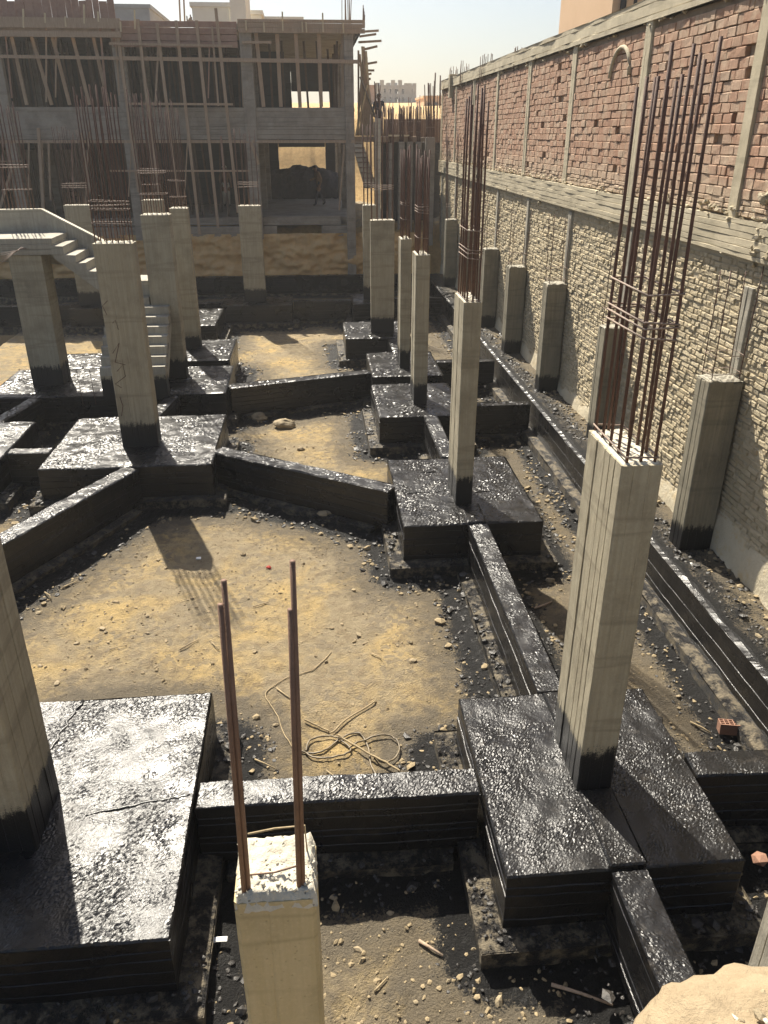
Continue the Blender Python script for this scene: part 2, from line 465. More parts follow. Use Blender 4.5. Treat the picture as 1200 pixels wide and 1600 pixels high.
def ground_h(x, y, d=None):
    if d is None: d = rect_dist(x, y)
    near = sstep(y, 4.6, 2.5)                      # churned soil in front of the near beam
    z = -.14 - np.abs(fbm(x, y, 1.7, 3, 71)) * .10 + fbm(x, y, .5, 3, 1) * .10 + fbm(x, y, 3.2, 4, 5) * .05 + np.maximum(fbm(x, y, 11, 3, 9), 0) * .05
    z = z + np.maximum(fbm(x, y, 7, 4, 21) - .02, 0) * .30 * np.maximum(near, sstep(d, .55, .15) * .6)
    z = z + sstep(d, .5, .1) * .03
    bank = sstep(y, 32.5, 32.85) * 2.1 + sstep(y, 32.95, 33.6) * .35
    bank = bank + sstep(y, 46, 49.5) * 4.1 + np.clip((y - 49.5) / 100, 0, 1) * 4.0 + np.clip((y - 150) / 600, 0, 1) * 6
    bank = bank + sstep(y, 32.4, 32.8) * fbm(x, y * .6, 1.1, 4, 31) * .5 + sstep(y, 32.4, 32.6) * (1 - sstep(y, 32.9, 33.2)) * fbm(x * 1.5, y * 3, 2.5, 4, 33) * .7
    z = z + bank
    shelf = sstep(x, 4.445, 4.475) * (1 - sstep(y, 32, 33))
    z = z * (1 - shelf) + shelf * (.625 + fbm(x, y, 2.1, 4, 41) * .10 + np.maximum(fbm(x, y, 8, 3, 44), 0) * .10)
    z = np.where(x > 5.3, np.maximum(z, .5 + sstep(x, 5.5, 7.5) * 2.2), z)
    z = z + sstep(-x, 13.5, 15.5) * 2.2 * (1 - sstep(y, 30, 33))
    return z

def spread(a, b, steps, first, grow):
    out = [b]; s = first
    for _ in range(steps):
        out.append(out[-1] + s * (1 if a > b else -1)); s *= grow
    return out[1:]
xs = list(np.arange(-9.4, 5.42, .045)); xs = spread(-9, -9.4, 26, .1, 1.45)[::-1] + xs + spread(6, xs[-1], 26, .1, 1.45)
xs = sorted(xs)
ys = [1.2]
while ys[-1] < 34: ys.append(ys[-1] + (.0075 * ys[-1] + .012 if ys[-1] < 32 else .06))
ys = spread(1, 1.2, 16, .1, 1.6)[::-1] + ys + spread(40, ys[-1], 60, .15, 1.14)
ys = sorted(ys)
X, Y = np.meshgrid(np.array(xs), np.array(ys))
D = rect_dist(X, Y)
Z = ground_h(X, Y, D)
nx, ny = len(xs), len(ys)
gv = np.stack([X, Y, Z], -1).reshape(-1, 3)
idx = np.arange(nx * ny).reshape(ny, nx)
gf = np.stack([idx[:-1, :-1], idx[:-1, 1:], idx[1:, 1:], idx[1:, :-1]], -1).reshape(-1, 4)
gme = bpy.data.meshes.new("ground")
gme.vertices.add(len(gv)); gme.vertices.foreach_set("co", gv.ravel())
gme.loops.add(len(gf) * 4); gme.loops.foreach_set("vertex_index", gf.ravel().astype(np.int32))
gme.polygons.add(len(gf)); gme.polygons.foreach_set("loop_start", np.arange(0, len(gf) * 4, 4, dtype=np.int32))
gme.polygons.foreach_set("loop_total", np.full(len(gf), 4, np.int32))
gme.update(calc_edges=True); gme.validate()
gme.polygons.foreach_set("use_smooth", [True] * len(gme.polygons))
site = (1 - sstep(Y, 32.2, 32.4))
tar = (sstep(D, .78, .12) * .95 + sstep(D, 1.3, .3) * .16) * site * (1 - .45 * sstep(X, 4.5, 4.6))
tar = tar * (1 - .55 * sstep(Y, 3.9, 2.9) * sstep(np.abs(X - .3), 1.3, .6))
dirt = sstep(D, 1.7, .4) * site * .85 + sstep(Y, 4.8, 3.6) * .18
dirt = dirt + sstep(np.hypot(X + 2.3, Y - 7.6), 1.9, .5) * .35 + .25 * sstep(X, 3.2, 3.8) * site
fresh_lift = sstep(Y, 32.3, 32.4) * (1 - sstep(Y, 33.2, 34)) + sstep(Y, 45, 46)  # clean cut soil, brightened in colour to lift the bank's shade
for nm, arr in (("tar", tar), ("dirt", dirt), ("fresh_lift", fresh_lift)):
    at = gme.attributes.new(nm, 'FLOAT', 'POINT'); at.data.foreach_set("value", np.clip(arr, 0, 1.2).ravel().astype(np.float32))
gme.materials.append(M['ground'])
ground = bpy.data.objects.new("ground", gme); COL.objects.link(ground)
ground["kind"] = "structure"

# soil bank cut at the foot of the back building
bv = []; bf = []; bxs = np.arange(-13.2, 4.5, .07); bzs = np.arange(.2, 2.15, .06)
for zz in bzs:
    for xx in bxs:
        q = (zz - .2) / 1.9
        bv.append((xx, 32.36 + .22 * q ** 1.5 + .26 * mnoise.noise((xx * .9, zz * 2.2, 1.0)) * (1 - .3 * q) + .17 * mnoise.noise((xx * 3.1, zz * 5.5, 4.0)) + .07 * mnoise.noise((xx * 9, zz * 9, 2)), zz))
nbx = len(bxs)
for j in range(len(bzs) - 1):
    for i in range(nbx - 1): bf.append((j * nbx + i, j * nbx + i + 1, (j + 1) * nbx + i + 1, (j + 1) * nbx + i))
o = add("soil_bank", bv, bf, M['soilbank'], None, True); o["kind"] = "structure"

def gz(x, y):
    return float(ground_h(np.array([x]), np.array([y]))[0])

# ------------------------------------------------------------------ board-formed concrete blocks
def block(name, parent, cx, cy, lx, ly, z0, z1, mat, ang=0.0, seed=0, board=.11, amp=.006, res=.16, topamp=.008, label=None, topres=.09, wav=.0, glint=.0):
    r = random.Random(seed * 131 + 7)
    hx, hy = lx / 2, ly / 2
    per = []
    def side(a, b, n):
        L = math.hypot(b[0] - a[0], b[1] - a[1]); k = max(2, int(L / res))
        for i in range(k):
            t = i / k
            nn = Vector((n[0], n[1], 0))
            per.append((a[0] + (b[0] - a[0]) * t, a[1] + (b[1] - a[1]) * t, nn))
    c = .012
    side((-hx + c, -hy), (hx - c, -hy), (0, -1)); per.append((hx - c, -hy, Vector((0, -1, 0))))
    side((hx, -hy + c), (hx, hy - c), (1, 0)); per.append((hx, hy - c, Vector((1, 0, 0))))
    side((hx - c, hy), (-hx + c, hy), (0, 1)); per.append((-hx + c, hy, Vector((0, 1, 0))))
    side((-hx, hy - c), (-hx, -hy + c), (-1, 0)); per.append((-hx, -hy + c, Vector((-1, 0, 0))))
    P = len(per)
    lev = []
    nb = max(1, round((z1 - z0) / board)); bh = (z1 - z0) / nb
    cut = [z0] + [z0 + (b + r.uniform(-.28, .28)) * bh for b in range(1, nb)] + [z1]
    for b in range(nb):
        o = r.uniform(-amp, amp)
        za, zb = cut[b], cut[b + 1]
        lev += [(za + .004, o, b), (zb - .008, o + r.uniform(-.002, .002), b)]
        if b < nb - 1: lev.append((zb - .002, -amp - r.uniform(.001, .006), b))
    lev[-1] = (z1 - .010, lev[-1][1], lev[-1][2])
    V = []; F = []
    for z, o, b in lev:
        for (x, y, n) in per:
            j = mnoise.noise((x * 2.3 + seed, y * 2.3, b * 3.7)) * amp * 1.2 + wav * (mnoise.noise((x * 1.1 + seed * 5, y * 1.1, 7.7)) + .5 * mnoise.noise((x * 4.3 + seed, y * 4.3, z * 2.0)))
            V.append(Vector((x + n.x * (o + j), y + n.y * (o + j), z)))
    for l in range(len(lev) - 1):
        for k in range(P):
            k2 = (k + 1) % P
            F.append((l * P + k, l * P + k2, (l + 1) * P + k2, (l + 1) * P + k))
    gx, gy = max(2, int(lx / topres)), max(2, int(ly / topres))
    base = len(V)
    for j in range(gy + 1):
        for i in range(gx + 1):
            x = -hx + lx * i / gx; y = -hy + ly * j / gy
            edge = i in (0, gx) or j in (0, gy)
            z = z1 + topamp * (.0 if not wav else mnoise.noise((x * 13 + seed, y * 13, 2.2)) * .2) + topamp * (mnoise.noise((x * 1.5 + seed * 3, y * 1.5, 1.7)) * 1.6 + mnoise.noise((x * 5 + seed, y * 5, 4.2)))
            if glint and not edge:
                kk = .5 + .5 * mnoise.noise((x * 1.9 + seed * 3, y * 1.9, 8.8)) + .35 * mnoise.noise((x * 7 + seed, y * 7, 5.5))
                z += r.gauss(0, glint) * min(1.25, max(.12, (kk - .22) * 2.6))
                x += r.uniform(-.3, .3) * topres; y += r.uniform(-.3, .3) * topres
            if edge: z = min(z, z1 + .002) - .016
            V.append(Vector((x, y, z)))
    for j in range(gy):
        for i in range(gx):
            a = base + j * (gx + 1) + i
            F.append((a, a + 1, a + gx + 2, a + gx + 1))
    ca, sa = math.cos(ang), math.sin(ang)
    W = [Vector((cx + v.x * ca - v.y * sa, cy + v.x * sa + v.y * ca, v.z)) for v in V]
    return add(name, W, F, mat, parent, False, label)

for i, (x0, x1, y0, y1, zt, lab) in enumerate(FOOT):
    t = thing("footing", lab, "footing", ((x0 + x1) / 2, (y0 + y1) / 2, -.1), "bitumen coated column footings")
    block("coated_block", t, (x0 + x1) / 2, (y0 + y1) / 2, x1 - x0, y1 - y0, .03, zt, M['tar'], seed=i + 1, topres=.013 if y0 < 8 else .022 if y0 < 14 else .04, glint=.0017 if y0 < 8 else .0027 if y0 < 14 else .0046, topamp=.011, amp=.004, wav=.017, res=.07 if y0 < 8 else .16)
    mg = .20
    px0, px1, py0, py1 = x0 - mg, x1 + mg, y0 - mg, y1 + mg
    if i == 10: px0, px1, py0 = x0 - .05, x1 + mg, y0 - .1
    if i in (11, 12): py0, px0, px1 = y0 - .02, x0 - .02, x1 + .02
    if i == 10: py1 = y1 + .02
    if i == 2: py1 = y1 + .1
    if i == 3: py0 = y0 - .1
    block("blinding_pad", t, (px0 + px1) / 2, (py0 + py1) / 2, px1 - px0, py1 - py0, -.28, .045, M['pad'], seed=i + 60, board=.33, amp=.012, topamp=.02, topres=.12)

# the tie beam shows as a low ridge where it runs through the near footings
_f = [o for o in COL.objects if o.name.startswith("footing")]
block("beam_ridge", _f[0], 2.21, 4.46, .29, .78, .55, .632, M['tar'], seed=161, board=.2, amp=.004, wav=.014, topres=.013, glint=.0018, topamp=.012, res=.06)
block("beam_ridge", _f[0], 2.24, 5.88, .27, .52, .55, .628, M['tar'], seed=162, board=.2, amp=.004, wav=.014, topres=.013, glint=.0018, topamp=.012, res=.06)
block("beam_ridge", _f[1], 2.20, 10.27, .28, .63, .55, .628, M['tar'], seed=163, board=.2, amp=.004, wav=.014, topres=.022, glint=.0025, topamp=.012, res=.06)
# raised seams across two footings (cold joints in the coating)
def seam(parent, pts, z, w=.016):
    m = MB()
    r = random.Random(int(pts[0][0] * 100) + 3)
    P = []
    for (a, b) in zip(pts[:-1], pts[1:]):
        n = 14
        for k in range(n):
            q = k / n
            P.append(Vector((a[0] + (b[0] - a[0]) * q + r.uniform(-.02, .02), a[1] + (b[1] - a[1]) * q + r.uniform(-.012, .012), z)))
    m.tube(P, w, 6); m.v = [Vector((v.x, v.y, z + (v.z - z) * .35)) for v in m.v]
    m.build("seam", M['tar'], parent, True)
foots = [o for o in COL.objects if o.name.startswith("footing")]
seam(foots[1], [(1.17, 11.9), (1.95, 11.9)], .602); seam(foots[1], [(1.17, 11.1), (2.0, 11.1)], .602)
seam(foots[1], [(2.35, 11.05), (3.15, 11.1)], .602)
seam(foots[7], [(-2.4, 6.43), (-2.55, 5.6), (-2.6, 5.1)], .602, .013); seam(foots[7], [(-2.0, 4.95), (-1.5, 5.05), (-1.17, 5.1)], .602, .014)

for i, (ax, ay, bx, by, w, zt, lab) in enumerate(TIES):
    L = math.hypot(bx - ax, by - ay); an = math.atan2(by - ay, bx - ax)
    t = thing("tie_beam", lab, "tie beam", ((ax + bx) / 2, (ay + by) / 2, -.1), "bitumen coated tie beams")
    block("coated_beam", t, (ax + bx) / 2, (ay + by) / 2, L, w, -.02 if i != 7 else -.3, zt + .004 * (i % 3) - .004, M['tar'], an, seed=i + 30, topres=.014 if min(ay, by) < 7 and i != 7 else .022 if min(ay, by) < 14 and i != 7 else .05, glint=.0018 if min(ay, by) < 7 and i != 7 else .0022 if min(ay, by) < 14 and i != 7 else .005, topamp=.011, res=.10, amp=.0035 if i != 7 else .002, wav=.016)
    if i == 7:
        block("blinding_strip", t, 4.34, (ay + by) / 2, .20, L, -.3, .05, M['pad'], 0, seed=91, board=.35, amp=.02, topamp=.02, res=.2, topres=.15)
    elif i not in (2,):
        block("blinding_strip", t, (ax + bx) / 2, (ay + by) / 2, max(.3, L - .45), w + .30, -.3, -.035, M['pad'], an, seed=i + 120, board=.35, amp=.02, topamp=.03, res=.2, topres=.12)

# ------------------------------------------------------------------ columns
def shaft_mesh(w, d, h, seed, amp=.0035, groove=.006, rag=0.0, plain=False):
    r = random.Random(seed * 77 + 5)
    loop = []   # (x, y) outline with board joints
    def side(a, b, n):
        L = math.hypot(b[0] - a[0], b[1] - a[1]); k = max(2, round(L / .105)); cuts = [0]
        sm = .15 if (plain and n[1]) else 1.0
        for i in range(1, k): cuts.append((i + r.uniform(-.2, .2)) / k)
        cuts.append(1)
        for i in range(k):
            o = r.uniform(-amp, amp) * sm; g = .006 / L
            ta, tb = cuts[i] + (g if i else .012 / L), cuts[i + 1] - (g if i < k - 1 else .012 / L)
            for t in (ta, tb):
                loop.append((a[0] + (b[0] - a[0]) * t + n[0] * o, a[1] + (b[1] - a[1]) * t + n[1] * o))
            if i < k - 1:
                t = cuts[i + 1]; gg = groove * r.uniform(.4, 1.3) * sm
                loop.append((a[0] + (b[0] - a[0]) * t - n[0] * gg, a[1] + (b[1] - a[1]) * t - n[1] * gg))
    hx, hy = w / 2, d / 2
    side((-hx, -hy), (hx, -hy), (0, -1)); side((hx, -hy), (hx, hy), (1, 0))
    side((hx, hy), (-hx, hy), (0, 1)); side((-hx, hy), (-hx, -hy), (-1, 0))
    P = len(loop); nr = max(5, int(h / .16)); V = []; F = []
    for l in range(nr + 1):
        z = h * l / nr
        for k, (x, y) in enumerate(loop):
            j = .003
            zz = z + (r.uniform(-rag, rag * .3) if l == nr else 0)
            V.append(Vector((x + r.uniform(-j, j) * .6, y + r.uniform(-j, j) * .6, zz)))
    for l in range(nr):
        for k in range(P):
            k2 = (k + 1) % P
            F.append((l * P + k, l * P + k2, (l + 1) * P + k2, (l + 1) * P + k))
    F.append(tuple(nr * P + k for k in range(P)))
    return V, F

def rough_cap(w, d, z, seed, bump=.018):
    r = random.Random(seed + 900); n, m = max(4, int(w / .03)), max(4, int(d / .03)); V = []; F = []
    for j in range(m + 1):
        for i in range(n + 1):
            e = i in (0, n) or j in (0, m)
            V.append(Vector((-w / 2 + w * i / n + r.uniform(-.006, .006), -d / 2 + d * j / m + r.uniform(-.006, .006), z + (-.012 if e else r.uniform(0, bump)))))
    for j in range(m):
        for i in range(n):
            a = j * (n + 1) + i; F.append((a, a + 1, a + n + 2, a + n + 1))
    return V, F

def bars_at(t, pts, z0, h, rad, seed, mat, lean=.05, hvar=.12):
    r = random.Random(seed + 33); lx, ly = r.uniform(-.3, .3) * lean, r.uniform(-.3, .3) * lean
    for (x, y) in pts:
        hh = h * (1 - r.random() * hvar)
        dx, dy = lx * h * .5 + r.uniform(-lean, lean) * .5, ly * h * .5 + r.uniform(-lean, lean) * .5
        b = r.uniform(-.005, .005)
        P = [Vector((x, y, z0 - .05)), Vector((x + dx * .35 + b, y + dy * .35, z0 + hh * .4)), Vector((x + dx * .7 - b, y + dy * .7, z0 + hh * .72)), Vector((x + dx, y + dy, z0 + hh))]
        MB().tube(P, rad, 6).build("rebar", mat, t, True)

def stirrup(t, cx, cy, w, d, z, rad, mat, tilt=0.0, seed=0):
    r = random.Random(seed); hx, hy = w / 2, d / 2
    q = [Vector((cx + sx * hx, cy + sy * hy, z + tilt * sx + r.uniform(-.006, .006))) for sx, sy in ((-1, -1), (1, -1), (1, 1), (-1, 1), (-1, -1))]
    MB().tube(q, rad, 5).build("stirrup", mat, t, True)

def grid_bars(cx, cy, w, d, nx_, ny_, inset=.045):
    P = []
    hx, hy = w / 2 - inset, d / 2 - inset
    for i in range(nx_):
        u = -hx + 2 * hx * i / (nx_ - 1)
        P += [(cx + u, cy - hy), (cx + u, cy + hy)]
    for j in range(1, ny_ - 1):
        v = -hy + 2 * hy * j / (ny_ - 1)
        P += [(cx - hx, cy + v), (cx + hx, cy + v)]
    return P

def column(x0, x1, y0, y1, z0, z1, label, nb=(3, 3), barh=2.4, rad=.011, stz=(), seed=0, mat='column', group="concrete columns with starter bars", rag=.0, cap='paleconc', barmat='rust', stmat='rustpale', strad=.006, name="concrete_column", lean=.05, bump=.018):
    cx, cy, w, d = (x0 + x1) / 2, (y0 + y1) / 2, x1 - x0, y1 - y0
    t = thing(name, label, "column", (cx, cy, z0), group)
    V, F = shaft_mesh(w, d, z1 - z0, seed, amp=.006, groove=.016, rag=rag, plain=True)
    add("shaft", [v + Vector((cx, cy, z0)) for v in V], F, M[mat], t)
    V, F = rough_cap(w * .97, d * .97, z1 + .004, seed, bump)
    add("rough_top", [v + Vector((cx, cy, 0)) for v in V], F, M[cap], t)
    if nb: bars_at(t, grid_bars(cx, cy, w, d, *nb), z1, barh, rad, seed, M[barmat], lean)
    for k, sz in enumerate(stz): stirrup(t, cx, cy, w - .06, d - .06, z1 + sz, strad, M[stmat], rnd.uniform(-.012, .012), seed * 9 + k)
    return t

C = {}
C['R1'] = column(2.06, 2.35, 4.86, 5.60, .6, 3.55, "tall column with board-grooved side and long rust bars before the brick wall", (3, 5), 2.62, .0122, (.05, .86, .93, .96, 1.14), 1, strad=.007, lean=.03)
C['R2'] = column(2.00, 2.25, 10.60, 11.35, .6, 3.57, "second column of the right row, dense dark rebar with hoops above it", (3, 5), 2.62, .013, (.02, .55, .62, .66, .9), 2)
C['R3'] = column(1.97, 2.24, 15.50, 16.10, .6, 3.53, "third slim column of the right row, nearer of the close pair", (3, 4), 1.9, .014, (.3, .75, .8, .86), 3)
C['R4'] = column(1.98, 2.22, 18.30, 18.85, .6, 3.50, "fourth slim column of the right row, farther of the close pair", (3, 4), 1.95, .014, (.4, .7, .75), 4)
C['R5'] = column(1.57, 2.21, 22.00, 22.30, .6, 3.55, "wide grey column in mid distance with black painted foot", (5, 2), 2.7, .010, (.75, .8, .85), 5)
C['R6'] = column(1.68, 2.12, 26.9, 27.2, .6, 3.55, "narrow column peeping above the wide grey column", (4, 2), 2.4, .014, (.6, .66), 6)
C['B1'] = column(-2.24, -1.55, 26.75, 27.05, .6, 3.57, "lone column standing before the soil bank at the back", (5, 2), 2.2, .009, (.55, .62, .68), 7)
C['L2'] = column(-3.46, -2.83, 13.50, 13.82, .6, 4.03, "broad cracked column standing in front of the staircase", (7, 2), 2.25, .0095, (.3, .5, .56, .62), 8)
C['L3'] = column(-6.22, -5.55, 17.55, 18.15, .6, 3.34, "broad column carrying the left stair landing", None, seed=9)
C['L4'] = column(-3.52, -2.93, 17.86, 18.25, .6, 4.08, "column beside the stair flight with short bars on top", (6, 2), 2.35, .009, (.4, .8, .84), 10)
C['L5'] = column(-3.30, -2.88, 20.20, 20.55, .6, 4.02, "column rising right behind the stair flight column", (5, 2), 2.3, .009, (.25, .6), 11)
C['L6'] = column(-7.55, -6.78, 26.75, 27.05, .6, 3.62, "far left column behind the stair parapet", (6, 2), 2.2, .009, (.5, .56, .62), 12)
C['L7'] = column(-4.62, -4.05, 23.9, 24.2, .6, 3.95, "column hidden behind the broad cracked column, its bars showing", (5, 2), 2.1, .009, (.4, .8), 13)
C['L8'] = column(-6.72, -6.08, 19.25, 19.55, .6, 4.0, "column at the far left edge behind the landing with a bar cage", (8, 2), 2.3, .009, (.5, .95, 1.0), 14)
C['C1'] = column(-2.95, -2.29, 4.62, 5.27, .6, 3.55, "near column cut off by the left edge, its foot tarred", (3, 3), 1.2, .012, (), 15, mat='column')

# wall-side columns: shorter, broken tops, thin twisted bars
WC = [(8.86, 9.20, 4.69, 5.12, 2.92, "broken-topped column against the wall nearest the viewer"),
      (12.85, 13.2, 4.83, 5.13, 2.67, "column against the wall half hidden by the tall rebar"),
      (16.05, 16.4, 4.72, 5.13, 2.86, "third broken-topped column against the wall"),
      (19.3, 19.65, 4.71, 5.13, 2.72, "fourth column against the wall, casting a narrow shadow"),
      (22.3, 22.65, 4.72, 5.13, 2.75, "fifth column against the wall, behind the dense dark rebar"),
      (25.6, 25.95, 4.72, 5.13, 2.9, "sixth column by the wall, far end"),
      (29.0, 29.35, 4.72, 5.13, 2.9, "last column by the wall, at the far corner")]
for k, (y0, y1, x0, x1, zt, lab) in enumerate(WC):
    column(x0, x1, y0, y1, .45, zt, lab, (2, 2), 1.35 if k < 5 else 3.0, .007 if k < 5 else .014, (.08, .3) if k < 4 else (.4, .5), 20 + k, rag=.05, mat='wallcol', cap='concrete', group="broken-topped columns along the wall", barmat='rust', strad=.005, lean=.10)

# hairline cracks on the broad column before the stairs
r_ = random.Random(19)
for pts in ([(168, 470), (160, 478), (167, 492)], [(176, 505), (180, 500), (185, 515)], [(176, 552), (186, 536), (180, 566), (196, 570)], [(183, 580), (192, 570), (196, 588), (180, 600), (190, 606)], [(187, 620), (192, 634), (190, 650)]):
    P = [at_y(a, b, 13.497) for a, b in pts]
    MB().tube(P, .006, 5).build("crack", M['rust'], C['L2'])

# near broken column in the foreground: two lapped dowels
t = thing("broken_column", "near tan column with broken pebbly top and two tall dowels", "column", (-.182, 1.77, -.1))
V, F = shaft_mesh(.245, .21, 3.62, 40, amp=.0015, groove=.003)
add("shaft", [v + Vector((-.182, 1.77, -.1)) for v in V], F, M['nearcol'], t)
n = 18; r_ = random.Random(5); V = []; F = []
for j in range(n + 1):
    for i in range(n + 1):
        e = min(i, n - i, j, n - j)
        q = mnoise.noise((i * .55, j * .55, 3.1)) * .5 + mnoise.noise((i * 1.4, j * 1.4, 9.1)) * .5
        z = 3.52 + (.0 if e == 0 else .030) + q * .022 + r_.uniform(0, .008) + .020 * (j / n)
        if e == 0: z -= .035
        V.append(Vector((-.182 + (i / n - .5) * .25 + r_.uniform(-.004, .004), 1.77 + (j / n - .5) * .215 + r_.uniform(-.004, .004), z)))
for j in range(n):
    for i in range(n):
        a = j * (n + 1) + i; F.append((a, a + 1, a + n + 2, a + n + 1))
add("rough_top", V, F, M['paleconc'], t, True)
m = MB(); r_ = random.Random(6)
for _ in range(170):
    m.rock((-.182 + r_.uniform(-.12, .12), 1.77 + r_.uniform(-.105, .105), 3.550 + r_.uniform(0, .014)), r_.uniform(.004, .010), r_, .6)
o = m.build("broken_aggregate", M['paleconc'], t, True); o["kind"] = "stuff"
for (bx, by, tx, tz, dx2, tz2) in ((-.262, 1.688, -.243, 4.62, -.0135, 4.555), (-.100, 1.69, -.0745, 4.665, -.012, 4.53)):
    MB().tube([(bx, by, 3.45), ((bx + tx) / 2, by + .004, 4.0), (tx, by + .008, tz)], .0075, 8).build("dowel", M['rustbrown'], t, True)
    MB().tube([(bx + dx2, by - .006, 3.45), ((bx + tx) / 2 + dx2, by, 4.0), (tx + dx2, by + .004, tz2)], .0075, 8).build("dowel", M['rustbrown'], t, True)
MB().tube([(-.265, 1.70, 3.60), (-.18, 1.69, 3.615), (-.092, 1.70, 3.63)], .003, 6).build("tie_wire", M['rustbrown'], t, True)
MB().tube([(-.262, 1.80, 3.66), (-.18, 1.80, 3.675), (-.088, 1.79, 3.69), (-.084, 1.80, 3.56)], .0035, 6).build("tie_wire", M['straw'], t, True)

# mortar-topped column at the lower right corner
t = thing("mortar_topped_column", "sunlit tan column top heaped with mortar and pebbles at lower right corner", "column", (1.16, .92, -.1))
V, F = shaft_mesh(.5, .5, 3.4, 41); add("shaft", [v + Vector((1.16, .92, -.1)) for v in V], F, M['nearcol'], t)
V = []; F = []; n = 120
for a in range(34):
    for k in range(n):
        ph = 2 * math.pi * k / n; q = a / 33
        rr = (.04 + .46 * math.sin(q * math.pi / 2)) * (1 + .16 * mnoise.noise((math.cos(ph) * 1.7, math.sin(ph) * 1.7, 2.0)) + .05 * mnoise.noise((math.cos(ph) * 6, math.sin(ph) * 6, a * .4)))
        V.append(Vector((1.16 + rr * math.cos(ph), .92 + rr * math.sin(ph) * .95, 3.36 + .22 * math.cos(q * math.pi / 2) ** .8 + .030 * mnoise.noise((rr * math.cos(ph) * 7, rr * math.sin(ph) * 7, 1)) + .012 * mnoise.noise((rr * math.cos(ph) * 22, rr * math.sin(ph) * 22, 5)) + r_.uniform(-.0025, .0025))))
for a in range(33):
    for k in range(n): F.append((a * n + k, (a + 1) * n + k, (a + 1) * n + (k + 1) % n, a * n + (k + 1) % n))
F.append(tuple(range(n)))
add("mortar_heap", V, F, mat_simple('sunlit_mortar', (.25, .19, .115), (.33, .255, .16), 18, .94, 1.0, 60), t, True)
r_ = random.Random(12)
for _ in range(70):
    x, y = 1.08 + r_.gauss(0, .10), 1.10 + r_.gauss(0, .07)
    dd = math.hypot(x - 1.16, (y - .92) / .95) / .50
    if dd > .85: continue
    z = 3.36 + .22 * max(0.0, 1 - dd * dd) ** .4
    MB().rock((x, y, z + .012), r_.uniform(.008, .022), r_, .7).build("pebble", M['stone'] if r_.random() < .4 else M['paleconc'], t)

p = at_y(1182, 1457, 2.85)
column(p.x, p.x + .3, 2.65, 2.85, -.1, 3.55, "column edge glimpsed at the lower right border", None, seed=42, mat='concrete')
# ------------------------------------------------------------------ staircase
st = thing("staircase", "bare concrete staircase with parapet behind the broad cracked column", "staircase", (-4.4, 17.6, .6))
MB().box(-4.45, -3.12, 16.45, 16.72, .55, 1.085, .006).build("step", M['column'], st)
for k in range(9):
    xr = -3.12 if 16.45 + .2 * (k + 1) < 17.86 else -3.55
    z = 1.25 + .165 * k
    MB().box(-4.45, xr, 16.45 + .2 * k, 16.45 + .2 * (k + 1) + .03, z - .16, z, .008).build("step", M['concrete'], st)
w = MB()
w.add([(x, y, z) for x in (-4.44, -3.125) for y, z in ((16.7, .86), (17.84, 1.80), (17.84, 2.05), (16.7, 1.09))], [(0, 1, 2, 3), (7, 6, 5, 4), (0, 4, 5, 1), (1, 5, 6, 2), (2, 6, 7, 3), (3, 7, 4, 0)])
w.build("waist_slab", M['concrete'], st)
block("landing", st, -4.08, 18.45, 1.05, .80, 2.45, 2.74, M['concrete'], seed=71)
xk = [-4.47, -4.66, -4.86, -5.07, -5.28]
for k in range(4):
    z = 3.02 + .168 * k
    MB().box(xk[k + 1] - .02, xk[k], 17.50, 18.64, z - .17, z, .012).build("step", M['concrete'], st)
w = MB()
w.add([(x, y, z) for y in (17.505, 18.63) for x, z in ((-4.47, 2.62), (-5.30, 3.30), (-5.30, 3.52), (-4.47, 2.86))], [(0, 1, 2, 3), (7, 6, 5, 4), (0, 4, 5, 1), (1, 5, 6, 2), (2, 6, 7, 3), (3, 7, 4, 0)])
w.build("waist_slab", M['concrete'], st)
block("landing", st, -7.05, 18.07, 3.55, 1.13, 3.36, 3.69, M['concrete'], seed=72)
pf = [(-9.2, 3.2), (-5.35, 3.0), (-4.35, 2.45), (-4.35, 3.36), (-4.72, 3.57), (-5.74, 4.13), (-9.2, 4.10)]
V = [Vector((x, y, z)) for y in (18.65, 18.80) for x, z in pf]; n = len(pf)
add("parapet", V, [tuple(range(n)), tuple(range(2 * n - 1, n - 1, -1))] + [(k, n + k, n + (k + 1) % n, (k + 1) % n) for k in range(n)], M['concrete'], st)
cp = MB()
for (a, b) in (((-9.2, 4.10), (-5.74, 4.13)), ((-5.74, 4.13), (-4.72, 3.57)), ((-4.72, 3.57), (-4.35, 3.36))):
    cp.beam((a[0], 18.725, a[1] + .012), (b[0], 18.725, b[1] + .012), .15, .03)
cp.build("parapet_coping", M['paleconc'], st)
for k in range(5):
    MB().tube([at_y(42 - k * 2, 388 - k * .5, 17.45 - .02 * k), at_y(-6, 398 + k * 5, 16.9)], .006, 5).build("rebar", M['rustpale'], st, True)
for k in range(2):
    b_ = at_z(130 + 20 * k, 632, .45); MB().tube([b_, b_ + Vector((-.02, 0, .75))], .006, 5).build("rebar", M['rust'], st, True)

